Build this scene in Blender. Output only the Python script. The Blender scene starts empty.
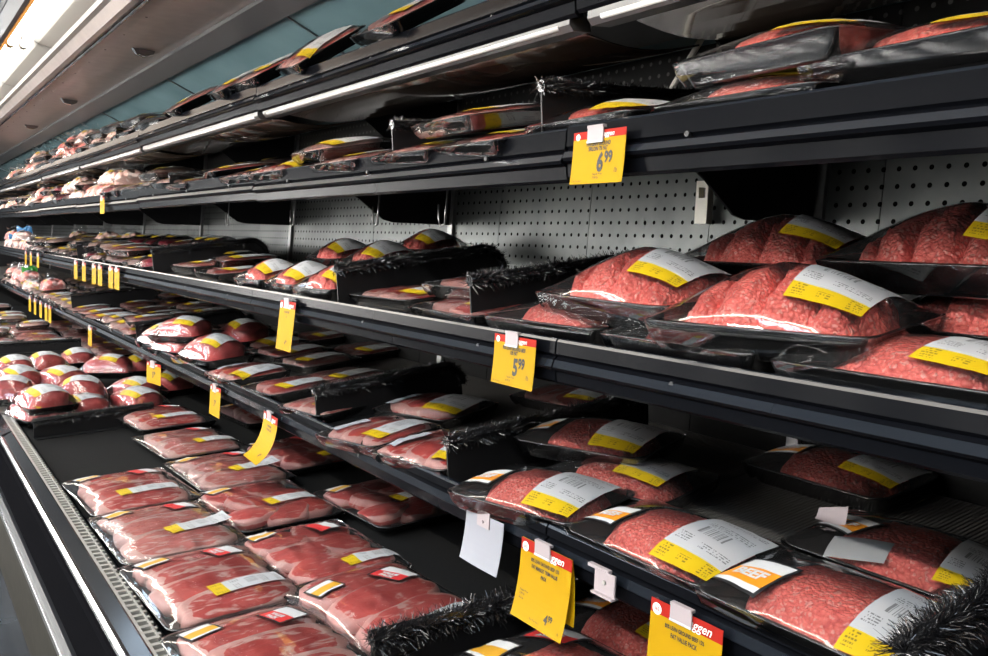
import bpy, math, random, json
from mathutils import Vector, Matrix, Euler, noise as mn
random.seed(7)
S = bpy.context.scene
COL = S.collection
PI = math.pi
CZ = 1.35
# shelf surfaces: (height at the front, x of the front, slope in degrees)
SH = {'S1': (1.795, .9, 8), 'S2': (1.535, .9, 5), 'S3': (1.195, .9, 6), 'S4': (.872, .9, 6), 'D': (.615, .4, 2)}
LIP = {'S1': 1.812, 'S2': 1.560, 'S3': 1.213, 'S4': .900}
Y_END = 13.2

# ------------------------------------------------------------------ node helpers
def new_mat(name):
    m = bpy.data.materials.new(name); m.use_nodes = True
    nt = m.node_tree; nt.nodes.clear()
    out = nt.nodes.new('ShaderNodeOutputMaterial')
    return m, nt, out
def N(nt, t, **kw):
    n = nt.nodes.new(t)
    for k, v in kw.items():
        if k in n.inputs: n.inputs[k].default_value = v
        else: setattr(n, k, v)
    return n
def L(nt, a, b): nt.links.new(a, b)
def math_n(nt, op, a, b=None, c=None):
    n = nt.nodes.new('ShaderNodeMath'); n.operation = op
    for i, v in enumerate((a, b, c)):
        if v is None: continue
        if hasattr(v, 'is_output'): nt.links.new(v, n.inputs[i])
        else: n.inputs[i].default_value = v
    return n.outputs[0]
def rgb(c): return (c[0], c[1], c[2], 1)
def ramp(nt, fac, stops):
    r = nt.nodes.new('ShaderNodeValToRGB')
    while len(r.color_ramp.elements) < len(stops): r.color_ramp.elements.new(.5)
    for e, (p, c) in zip(r.color_ramp.elements, stops): e.position = p; e.color = rgb(c)
    if fac is not None: nt.links.new(fac, r.inputs[0])
    return r.outputs[0]
def mixc(nt, fac, a, b):
    n = nt.nodes.new('ShaderNodeMix'); n.data_type = 'RGBA'
    for idx, v in ((0, fac), (6, a), (7, b)):
        if hasattr(v, 'is_output'): nt.links.new(v, n.inputs[idx])
        else: n.inputs[idx].default_value = v if idx == 0 else rgb(v)
    return n.outputs[2]
def simple(name, col, rough=.5, metal=0, spec=.5, coat=0, bump=None, var=0):
    m, nt, out = new_mat(name)
    p = N(nt, 'ShaderNodeBsdfPrincipled')
    p.inputs['Base Color'].default_value = rgb(col); p.inputs['Roughness'].default_value = rough
    p.inputs['Metallic'].default_value = metal; p.inputs['Specular IOR Level'].default_value = spec
    p.inputs['Coat Weight'].default_value = coat; p.inputs['Coat Roughness'].default_value = .05
    if bump or var:
        tc = N(nt, 'ShaderNodeTexCoord')
        nz = N(nt, 'ShaderNodeTexNoise', Scale=(bump or (30, 0))[0], Detail=4.)
        L(nt, tc.outputs['Object'], nz.inputs['Vector'])
        if bump:
            b = N(nt, 'ShaderNodeBump', Strength=bump[1], Distance=.002)
            L(nt, nz.outputs[0], b.inputs['Height']); L(nt, b.outputs[0], p.inputs['Normal'])
        if var:
            c2 = tuple(min(1, x * (1 + var)) for x in col); c1 = tuple(x * (1 - var) for x in col)
            L(nt, ramp(nt, nz.outputs[0], [(.35, c1), (.65, c2)]), p.inputs['Base Color'])
    L(nt, p.outputs[0], out.inputs[0])
    return m
def emitter(name, col, strength):
    m, nt, out = new_mat(name)
    e = N(nt, 'ShaderNodeEmission', Strength=strength); e.inputs[0].default_value = rgb(col)
    L(nt, e.outputs[0], out.inputs[0]); return m

MT = {}
MT['rail'] = simple('black_rail_enamel', (.004, .0045, .006), .2, 0, .022, .0)
MT['railglint'] = simple('black_rail_channel', (.010, .013, .018), .14, 0, .45)
MT['black'] = simple('black_plastic', (.012, .012, .013), .4, 0, .22)
MT['blackmetal'] = simple('black_painted_steel', (.010, .010, .011), .45, 0, .14, bump=(60, .15))
MT['tray'] = simple('black_foam_tray', (.013, .013, .014), .24, 0, .6, .35)
MT['bristle'] = simple('black_tinsel', (.008, .008, .009), .2, 0, .8)
MT['steel'] = simple('brushed_steel', (.30, .30, .30), .3, .9, .5, bump=(40, .1))
MT['chrome'] = simple('chrome_trim', (.36, .36, .37), .16, 1)
MT['darkchrome'] = simple('smoked_chrome_rail', (.008, .008, .009), .12, .0, .3, .0)
MT['frontblack'] = simple('black_front_panel', (.006, .006, .007), .8, 0, .0)
MT['pan'] = simple('black_deck_pan', (.014, .014, .014), .7, 0, .03, bump=(80, .3))
MT['grille'] = simple('galvanised_grille', (.47, .46, .43), .4, .55)
MT['bumper'] = simple('rubber_bumper', (.02, .021, .023), .3, 0, .3)
MT['kick'] = simple('olive_grey_kick_plate', (.022, .020, .015), .7, .0, .1, var=.2)
MT['paper'] = simple('white_paper', (.52, .53, .54), .6)
MT['cardwhite'] = simple('grey_white_card', (.30, .31, .345), .6, 0, .15)
MT['tagyellow'] = simple('yellow_tag_card', (.43, .25, .002), .6, 0, .1)
MT['tagred'] = simple('red_tag_print', (.36, .017, .01), .6, 0, .1)
MT['ink'] = simple('black_ink', (.012, .012, .012), .6)
MT['whiteink'] = simple('white_ink', (.85, .83, .8), .6)
MT['orange'] = simple('orange_print', (.66, .235, .01), .5)
MT['gold'] = simple('gold_print', (.52, .27, .015), .5)
MT['redprint'] = simple('red_print', (.55, .03, .03), .5)
MT['blackprint'] = simple('black_print', (.01, .01, .012), .5)
MT['clipplastic'] = None
MT['whiteplastic'] = simple('cream_plastic', (.75, .72, .63), .45)
MT['reflector'] = simple('white_enamel', (.36, .355, .335), .45, 0, .2)
MT['canopy'] = simple('warm_grey_steel', (.30, .262, .243), .36, .4, bump=(18, .05), var=.08)
MT['canopydark'] = simple('dark_canopy_edge', (.035, .036, .038), .45)
MT['orangeedge'] = simple('amber_plastic_edge', (.75, .30, .03), .4)
MT['ceil'] = simple('ceiling_paint', (.45, .46, .46), .8)
MT['wallp'] = simple('store_wall_paint', (.20, .22, .24), .8)
MT['lens'] = simple('white_lamp_cover', (.80, .80, .79), .2, 0, .6, .5)
MT['housing'] = simple('grey_lamp_housing', (.12, .12, .12), .3, .6)
MT['deflector'] = simple('smoked_wrap_deflector', (.075, .055, .042), .12, .3, .7, .6, bump=(9, .5))
MT['tube'] = emitter('fluorescent_glow', (1, .94, .85), 7)
MT['strip'] = emitter('store_strip_glow', (1, .97, .92), 46)
MT['fillstrip'] = emitter('fill_strip_glow', (1, .97, .93), 37)  # glow of the strips added as low frontal fill
MT['sky'] = emitter('skylight_glow', (.66, .82, 1), 5.5)

def mat_floor():
    m, nt, out = new_mat('polished_concrete')
    p = N(nt, 'ShaderNodeBsdfPrincipled', Roughness=.25)
    tc = N(nt, 'ShaderNodeTexCoord'); nz = N(nt, 'ShaderNodeTexNoise', Scale=2.5, Detail=8.)
    L(nt, tc.outputs['Object'], nz.inputs['Vector'])
    L(nt, ramp(nt, nz.outputs[0], [(.3, (.015, .018, .022)), (.7, (.06, .068, .078))]), p.inputs['Base Color'])
    L(nt, p.outputs[0], out.inputs[0]); return m
MT['floor'] = mat_floor()

def mat_mirror():
    m, nt, out = new_mat('teal_painted_mirror')
    p = N(nt, 'ShaderNodeBsdfPrincipled', Roughness=.12, Metallic=.0)
    tc = N(nt, 'ShaderNodeTexCoord'); nz = N(nt, 'ShaderNodeTexNoise', Scale=3., Detail=3.)
    L(nt, tc.outputs['Object'], nz.inputs['Vector'])
    L(nt, ramp(nt, nz.outputs[0], [(.3, (.15, .25, .28)), (.7, (.21, .33, .36))]), p.inputs['Base Color'])  # teal is put into the diffuse colour instead of being reflected
    L(nt, p.outputs[0], out.inputs[0]); return m
MT['mirror'] = mat_mirror()

def mat_perf(name='perforated_galvanised_steel', c1=(.075, .08, .08), c2=(.12, .127, .124), hc=(.004, .004, .004), met=.85):
    m, nt, out = new_mat(name)
    p = N(nt, 'ShaderNodeBsdfPrincipled', Metallic=met, Roughness=.36)
    tc = N(nt, 'ShaderNodeTexCoord'); sp = N(nt, 'ShaderNodeSeparateXYZ')
    L(nt, tc.outputs['Object'], sp.inputs[0])
    fy = math_n(nt, 'SUBTRACT', math_n(nt, 'FRACT', math_n(nt, 'DIVIDE', sp.outputs[1], .0318)), .5)
    fz = math_n(nt, 'SUBTRACT', math_n(nt, 'FRACT', math_n(nt, 'DIVIDE', sp.outputs[2], .034)), .5)
    d = math_n(nt, 'SQRT', math_n(nt, 'ADD', math_n(nt, 'MULTIPLY', fy, fy), math_n(nt, 'MULTIPLY', fz, fz)))
    hole = math_n(nt, 'LESS_THAN', d, .15)
    nz = N(nt, 'ShaderNodeTexNoise', Scale=7., Detail=6.); L(nt, tc.outputs['Object'], nz.inputs['Vector'])
    base = ramp(nt, nz.outputs[0], [(.3, c1), (.7, c2)])
    L(nt, mixc(nt, hole, base, hc), p.inputs['Base Color'])
    L(nt, math_n(nt, 'SUBTRACT', met, math_n(nt, 'MULTIPLY', hole, met)), p.inputs['Metallic'])
    L(nt, math_n(nt, 'MULTIPLY', math_n(nt, 'SUBTRACT', 1., hole), .5), p.inputs['Specular IOR Level'])
    b = N(nt, 'ShaderNodeBump', Strength=.5, Distance=.002); L(nt, math_n(nt, 'SUBTRACT', 1., hole), b.inputs['Height'])
    L(nt, b.outputs[0], p.inputs['Normal'])
    L(nt, p.outputs[0], out.inputs[0]); return m
MT['perf'] = mat_perf()
MT['perfdark'] = mat_perf('dark_steel_lit_holes', (.014, .014, .014), (.022, .022, .021), (.22, .22, .21), .0)  # dark base colour; light in the holes painted as pale dots

def mat_mat():
    m, nt, out = new_mat('ribbed_black_mat')
    p = N(nt, 'ShaderNodeBsdfPrincipled', Roughness=.55); p.inputs['Base Color'].default_value = (.11, .104, .097, 1)
    tc = N(nt, 'ShaderNodeTexCoord'); w = N(nt, 'ShaderNodeTexWave', Scale=38., Distortion=.6, Detail=1.)
    w.bands_direction = 'Y'; w.inputs['Detail Scale'].default_value = 3
    L(nt, tc.outputs['Object'], w.inputs['Vector'])
    nz = N(nt, 'ShaderNodeTexNoise', Scale=400., Detail=2.); L(nt, tc.outputs['Object'], nz.inputs['Vector'])
    h = math_n(nt, 'ADD', w.outputs['Fac'], math_n(nt, 'MULTIPLY', nz.outputs[0], .6))
    b = N(nt, 'ShaderNodeBump', Strength=.8, Distance=.003); L(nt, h, b.inputs['Height'])
    L(nt, b.outputs[0], p.inputs['Normal'])
    L(nt, p.outputs[0], out.inputs[0]); return m
MT['mat'] = mat_mat()

def mat_film(name, bump=.25, tint=(1, 1, 1), base=.035, rough=.05, haze=.010):
    m, nt, out = new_mat(name)
    tr = N(nt, 'ShaderNodeBsdfTransparent'); tr.inputs[0].default_value = rgb(tint)
    gl = N(nt, 'ShaderNodeBsdfGlossy', Roughness=rough); gl.inputs[0].default_value = (1, 1, 1, 1)
    tc = N(nt, 'ShaderNodeTexCoord'); nz = N(nt, 'ShaderNodeTexNoise', Scale=22., Detail=3.)
    L(nt, tc.outputs['Object'], nz.inputs['Vector'])
    b = N(nt, 'ShaderNodeBump', Strength=bump, Distance=.006); L(nt, nz.outputs[0], b.inputs['Height'])
    fr = N(nt, 'ShaderNodeFresnel', IOR=1.5); L(nt, b.outputs[0], fr.inputs['Normal'])
    L(nt, b.outputs[0], gl.inputs['Normal'])
    fac = math_n(nt, 'MINIMUM', math_n(nt, 'ADD', math_n(nt, 'MULTIPLY', fr.outputs[0], 1.0), base), .9)
    df = N(nt, 'ShaderNodeBsdfDiffuse'); df.inputs[0].default_value = (.85, .85, .86, 1)
    m0 = N(nt, 'ShaderNodeMixShader'); m0.inputs[0].default_value = haze; L(nt, tr.outputs[0], m0.inputs[1]); L(nt, df.outputs[0], m0.inputs[2])
    mx = N(nt, 'ShaderNodeMixShader'); L(nt, fac, mx.inputs[0]); L(nt, m0.outputs[0], mx.inputs[1]); L(nt, gl.outputs[0], mx.inputs[2])
    L(nt, mx.outputs[0], out.inputs[0]); return m
MT['film'] = mat_film('clear_wrap', .14, base=.055, haze=.014)
MT['filmside'] = mat_film('clear_wrap_side', .05, base=.08, rough=.03, haze=0.)
MT['filmb'] = mat_film('taut_clear_wrap', .16, base=.085)
MT['clipplastic'] = simple('milky_plastic', (.40, .345, .355), .5, 0, .2)
MT['filmw'] = mat_film('crumpled_clear_wrap', .8, base=.08)
MT['bagfilm'] = mat_film('milky_wrap', .8, (.93, .93, .93), .12, .12)

def mat_ground(name, dark=1.0):
    m, nt, out = new_mat(name)
    p = N(nt, 'ShaderNodeBsdfPrincipled', Roughness=.42)
    tc = N(nt, 'ShaderNodeTexCoord')
    nz = N(nt, 'ShaderNodeTexNoise', Scale=60., Detail=3.); L(nt, tc.outputs['Object'], nz.inputs['Vector'])
    va = N(nt, 'ShaderNodeVectorMath'); va.operation = 'MULTIPLY_ADD'
    L(nt, nz.outputs['Color'], va.inputs[0]); va.inputs[1].default_value = (.012, .012, .012); L(nt, tc.outputs['Object'], va.inputs[2])
    vo = N(nt, 'ShaderNodeTexVoronoi', Scale=165.); L(nt, va.outputs[0], vo.inputs['Vector'])
    vo2 = N(nt, 'ShaderNodeTexVoronoi', Scale=260.); L(nt, va.outputs[0], vo2.inputs['Vector'])
    c1 = ramp(nt, vo.outputs['Distance'], [(.0, (.96 * dark, .245 * dark, .20 * dark)), (.5, (.86 * dark, .155 * dark, .125 * dark)), (.9, (.68 * dark, .085 * dark, .072 * dark))])  # shade in the crevices between grains painted into the colour
    fat = math_n(nt, 'GREATER_THAN', N(nt, 'ShaderNodeSeparateColor').outputs[0], .9)
    sc = N(nt, 'ShaderNodeSeparateColor'); L(nt, vo2.outputs['Color'], sc.inputs[0])
    fat = math_n(nt, 'MULTIPLY', math_n(nt, 'GREATER_THAN', sc.outputs[0], .86), .55)
    c2 = mixc(nt, fat, c1, (.92, .48, .41))
    n3 = N(nt, 'ShaderNodeTexNoise', Scale=14., Detail=2.); L(nt, tc.outputs['Object'], n3.inputs['Vector'])
    c3 = mixc(nt, math_n(nt, 'MULTIPLY', math_n(nt, 'SUBTRACT', n3.outputs[0], .45), 1.2), c2, (.62 * dark, .085 * dark, .075 * dark))
    L(nt, c3, p.inputs['Base Color'])
    b = N(nt, 'ShaderNodeBump', Strength=.9, Distance=.004); b.invert = True; L(nt, vo.outputs['Distance'], b.inputs['Height'])
    L(nt, b.outputs[0], p.inputs['Normal']); p.inputs['Subsurface Weight'].default_value = 0
    L(nt, p.outputs[0], out.inputs[0]); return m
MT['ground'] = mat_ground('ground_beef')
MT['grounddeep'] = mat_ground('ground_beef_deep', .88)

def mat_steak(name, lean=(.50, .060, .055), lean2=(.36, .03, .03), fat=(.80, .52, .46), fatedge=.86, marb=.0):
    m, nt, out = new_mat(name)
    p = N(nt, 'ShaderNodeBsdfPrincipled', Roughness=.33)
    tc = N(nt, 'ShaderNodeTexCoord'); uv = N(nt, 'ShaderNodeSeparateXYZ'); L(nt, tc.outputs['UV'], uv.inputs[0])
    nz = N(nt, 'ShaderNodeTexNoise', Scale=26., Detail=5.); L(nt, tc.outputs['Object'], nz.inputs['Vector'])
    mp = N(nt, 'ShaderNodeMapping'); mp.inputs['Scale'].default_value = (12, 30, 12); L(nt, tc.outputs['Object'], mp.inputs[0])
    n2 = N(nt, 'ShaderNodeTexNoise', Scale=1.6, Detail=7., Distortion=1.2); L(nt, mp.outputs[0], n2.inputs['Vector'])
    c1 = ramp(nt, nz.outputs[0], [(.35, lean2), (.62, lean)])
    vein = ramp(nt, n2.outputs[0], [(.555 - marb, (0, 0, 0)), (.66 - marb, (1, 1, 1))])
    c2 = mixc(nt, math_n(nt, 'MULTIPLY', vein, .8), c1, fat)
    e = math_n(nt, 'GREATER_THAN', math_n(nt, 'ADD', uv.outputs[0], math_n(nt, 'MULTIPLY', math_n(nt, 'SUBTRACT', nz.outputs[0], .5), .35)), fatedge)
    c3 = mixc(nt, math_n(nt, 'MULTIPLY', e, .62), c2, fat)
    L(nt, c3, p.inputs['Base Color'])
    b = N(nt, 'ShaderNodeBump', Strength=.35, Distance=.003); L(nt, n2.outputs[0], b.inputs['Height']); L(nt, b.outputs[0], p.inputs['Normal'])
    L(nt, p.outputs[0], out.inputs[0]); return m
MT['steak'] = mat_steak('marbled_steak', (.74, .115, .10), (.55, .055, .05), (.94, .66, .60), .80, .02)
MT['round'] = mat_steak('lean_round_steak', (.76, .13, .115), (.60, .07, .065), (.92, .58, .53), .86, -.02)
MT['pink'] = mat_steak('pale_pink_cut', (.82, .27, .24), (.70, .18, .16), (.92, .70, .65), .82, .03)
MT['roast'] = mat_steak('roast_beef', (.66, .115, .11), (.50, .06, .062), (.74, .42, .38), 1.2, -.05)
MT['dark'] = mat_steak('dark_red_cut', (.33, .015, .04), (.20, .008, .02), (.6, .3, .3), 1.2, -.06)
MT['pale'] = mat_steak('pale_poultry', (.72, .46, .40), (.60, .34, .30), (.85, .72, .66), 1.2, .03)
MT['brown'] = mat_steak('smoked_brown_cut', (.11, .045, .035), (.06, .022, .02), (.25, .12, .1), 1.2, -.06)
MT['bagtop'] = simple('white_printed_wrap', (.72, .72, .72), .25, 0, .6, .4)
MT['bagblue'] = simple('blue_printed_wrap', (.05, .20, .42), .25, 0, .6, .4)
MT['baggreen'] = simple('green_printed_wrap', (.05, .28, .05), .25, 0, .6, .4)

def mat_label():
    m, nt, out = new_mat('printed_price_label')
    p = N(nt, 'ShaderNodeBsdfPrincipled', Roughness=.4)
    tc = N(nt, 'ShaderNodeTexCoord'); s = N(nt, 'ShaderNodeSeparateXYZ'); L(nt, tc.outputs['UV'], s.inputs[0])
    u, v = s.outputs[0], s.outputs[1]
    def box(u0, u1, v0, v1):
        a = math_n(nt, 'MULTIPLY', math_n(nt, 'GREATER_THAN', u, u0), math_n(nt, 'LESS_THAN', u, u1))
        b = math_n(nt, 'MULTIPLY', math_n(nt, 'GREATER_THAN', v, v0), math_n(nt, 'LESS_THAN', v, v1))
        return math_n(nt, 'MULTIPLY', a, b)
    yel = math_n(nt, 'LESS_THAN', u, .20)
    wn = N(nt, 'ShaderNodeTexWhiteNoise'); wn.noise_dimensions = '1D'
    L(nt, math_n(nt, 'FLOOR', math_n(nt, 'MULTIPLY', v, 95.)), wn.inputs['W'])
    bars = math_n(nt, 'MULTIPLY', math_n(nt, 'GREATER_THAN', wn.outputs['Value'], .5), box(.50, .66, .36, .80))
    rowi = math_n(nt, 'FLOOR', math_n(nt, 'MULTIPLY', u, 30.)); rowf = math_n(nt, 'FRACT', math_n(nt, 'MULTIPLY', u, 30.))
    cv = N(nt, 'ShaderNodeCombineXYZ'); L(nt, math_n(nt, 'FLOOR', math_n(nt, 'MULTIPLY', v, 80.)), cv.inputs[0]); L(nt, rowi, cv.inputs[1])
    w2 = N(nt, 'ShaderNodeTexWhiteNoise'); w2.noise_dimensions = '2D'; L(nt, cv.outputs[0], w2.inputs['Vector'])
    ink = math_n(nt, 'MULTIPLY', math_n(nt, 'GREATER_THAN', w2.outputs['Value'], .42), math_n(nt, 'LESS_THAN', rowf, .5))
    area = math_n(nt, 'ADD', math_n(nt, 'ADD', box(.68, .80, .12, .85), box(.90, .96, .1, .8)), math_n(nt, 'ADD', box(.30, .38, .06, .55), box(.30, .42, .72, .94)))
    area = math_n(nt, 'ADD', area, math_n(nt, 'ADD', box(.03, .18, .05, .22), math_n(nt, 'ADD', box(.06, .14, .42, .62), box(.04, .19, .78, .95))))
    txt = math_n(nt, 'MULTIPLY', ink, math_n(nt, 'MINIMUM', area, 1.))
    c = mixc(nt, yel, (.46, .47, .485), (.56, .385, .008))
    c = mixc(nt, math_n(nt, 'MULTIPLY', math_n(nt, 'MAXIMUM', bars, txt), .72), c, (.03, .03, .03))
    L(nt, c, p.inputs['Base Color']); L(nt, p.outputs[0], out.inputs[0]); return m
MT['label'] = mat_label()

# ------------------------------------------------------------------ mesh builder
class MB:
    def __init__(s): s.v = []; s.f = []; s.m = []; s.uv = []; s.has_uv = False
    def face(s, idx, m=0, uv=None):
        s.f.append(idx); s.m.append(m); s.uv.append(uv)
        if uv: s.has_uv = True
    def box(s, x0, x1, y0, y1, z0, z1, m=0):
        b = len(s.v)
        for x in (x0, x1):
            for y in (y0, y1):
                for z in (z0, z1): s.v.append((x, y, z))
        for q in ((0, 1, 3, 2), (4, 6, 7, 5), (0, 4, 5, 1), (2, 3, 7, 6), (0, 2, 6, 4), (1, 5, 7, 3)): s.face([b + i for i in q], m)
        return s
    def prism(s, prof, y0, y1, m=0, closed=True):          # profile of (x, z) swept along y
        b = len(s.v); n = len(prof)
        for y in (y0, y1):
            for x, z in prof: s.v.append((x, y, z))
        for i in range(n if closed else n - 1):
            j = (i + 1) % n; s.face([b + i, b + j, b + n + j, b + n + i], m)
        if closed:
            s.face([b + i for i in range(n)][::-1], m); s.face([b + n + i for i in range(n)], m)
        return s
    def prism_y(s, prof, x0, x1, m=0):                     # profile of (x, z) given in order, extruded in y between x0..x1 thickness
        return s.prism(prof, x0, x1, m)
    def tube(s, pts, r, n=8, m=0):
        pts = [Vector(p) for p in pts]; b = len(s.v)
        for i, p in enumerate(pts):
            t = (pts[min(i + 1, len(pts) - 1)] - pts[max(i - 1, 0)]).normalized()
            a = t.cross(Vector((.3, .2, 1)) if abs(t.z) < .9 else Vector((1, .1, 0))).normalized(); c = t.cross(a)
            for k in range(n):
                q = p + (a * math.cos(2 * PI * k / n) + c * math.sin(2 * PI * k / n)) * r; s.v.append(tuple(q))
        for i in range(len(pts) - 1):
            for k in range(n):
                s.face([b + i * n + k, b + i * n + (k + 1) % n, b + (i + 1) * n + (k + 1) % n, b + (i + 1) * n + k], m)
        s.face([b + k for k in range(n)][::-1], m); e = b + (len(pts) - 1) * n; s.face([e + k for k in range(n)], m)
        return s
    def loops(s, rings, m=0, cap0=False, cap1=False):
        b = len(s.v); n = len(rings[0])
        for r in rings: s.v.extend(r)
        for i in range(len(rings) - 1):
            for k in range(n):
                s.face([b + i * n + k, b + i * n + (k + 1) % n, b + (i + 1) * n + (k + 1) % n, b + (i + 1) * n + k], m)
        if cap0: s.face([b + k for k in range(n)][::-1], m)
        if cap1: e = b + (len(rings) - 1) * n; s.face([e + k for k in range(n)], m)
        return s
    def grid(s, fn, nu, nv, m=0, uvs=False, mfun=None):
        b = len(s.v)
        for i in range(nu + 1):
            for j in range(nv + 1): s.v.append(tuple(fn(i / nu, j / nv)))
        for i in range(nu):
            for j in range(nv):
                q = [b + i * (nv + 1) + j, b + (i + 1) * (nv + 1) + j, b + (i + 1) * (nv + 1) + j + 1, b + i * (nv + 1) + j + 1]
                u = [(i / nu, j / nv), ((i + 1) / nu, j / nv), ((i + 1) / nu, (j + 1) / nv), (i / nu, (j + 1) / nv)] if uvs else None
                s.face(q, mfun((i + .5) / nu, (j + .5) / nv) if mfun else m, u)
        return s
    def mesh(s, name, mats, smooth=True):
        me = bpy.data.meshes.new(name); me.from_pydata(s.v, [], s.f)
        for m in mats: me.materials.append(MT[m] if isinstance(m, str) else m)
        me.polygons.foreach_set('material_index', s.m)
        me.polygons.foreach_set('use_smooth', [smooth] * len(s.f))
        if s.has_uv:
            l = me.uv_layers.new(name='UVMap'); k = 0
            for fi, f in enumerate(s.f):
                for c in range(len(f)):
                    l.data[k].uv = s.uv[fi][c] if s.uv[fi] else (0, 0); k += 1
        me.update(); return me
    def build(s, name, mats, parent=None, smooth=False, link=True):
        if isinstance(mats, str): mats = [mats]
        o = bpy.data.objects.new(name, s.mesh(name, mats, smooth)); o.parent = parent
        if link: COL.objects.link(o)
        return o

_tc = {}
def text_geo(txt, size, sx=1., bold=.0, shear=0.):
    key = (txt, size, sx, bold, shear)
    if key not in _tc:
        cu = bpy.data.curves.new('lettering', 'FONT'); cu.body = txt; cu.size = size; cu.offset = bold; cu.shear = shear
        cu.resolution_u = 3
        o = bpy.data.objects.new('lettering', cu); me = bpy.data.meshes.new_from_object(o)
        vs = [(v.co.x * sx, v.co.y) for v in me.vertices]; fs = [list(p.vertices) for p in me.polygons]
        bpy.data.objects.remove(o); bpy.data.curves.remove(cu); bpy.data.meshes.remove(me)
        _tc[key] = (vs, fs)
    return _tc[key]

def tag(o, label, cat, group=None, kind=None):
    if label: o['label'] = label
    if cat: o['category'] = cat
    if group: o['group'] = group
    if kind: o['kind'] = kind
    return o
def empty(name, loc=(0, 0, 0), link=True):
    o = bpy.data.objects.new(name, None); o.location = loc; o.empty_display_size = .05
    if link: COL.objects.link(o)
    return o

# ------------------------------------------------------------------ meat packages
def rrect(hx, hy, r, z, n=5, bow=0.):
    pts = []
    r = min(r, hx * .98, hy * .98)
    for cx, cy, a0 in ((hx - r, hy - r, 0), (-hx + r, hy - r, 90), (-hx + r, -hy + r, 180), (hx - r, -hy + r, 270)):
        for k in range(n + 1):
            a = math.radians(a0 + 90 * k / n); pts.append((cx + r * math.cos(a), cy + r * math.sin(a), z))
    return pts
def tray_mesh(hx, hy, rim, name='tray', mats=('tray',), r=.03):
    b = MB()
    rings = [rrect(hx * .84, hy * .86, r, 0), rrect(hx * .86, hy * .88, r, .003), rrect(hx * .97, hy * .98, r, rim * .9), rrect(hx, hy, r, rim * .93), rrect(hx, hy, r, rim),
             rrect(hx * .965, hy * .975, r, rim + .001), rrect(hx * .945, hy * .96, r, rim * .95), rrect(hx * .85, hy * .88, r, .008), rrect(hx * .82, hy * .85, r, .006)]
    b.loops(rings, 0, True, True)
    return b.mesh(name, mats)
def fbm(x, y, z=0.): return mn.noise(Vector((x, y, z)))

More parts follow.
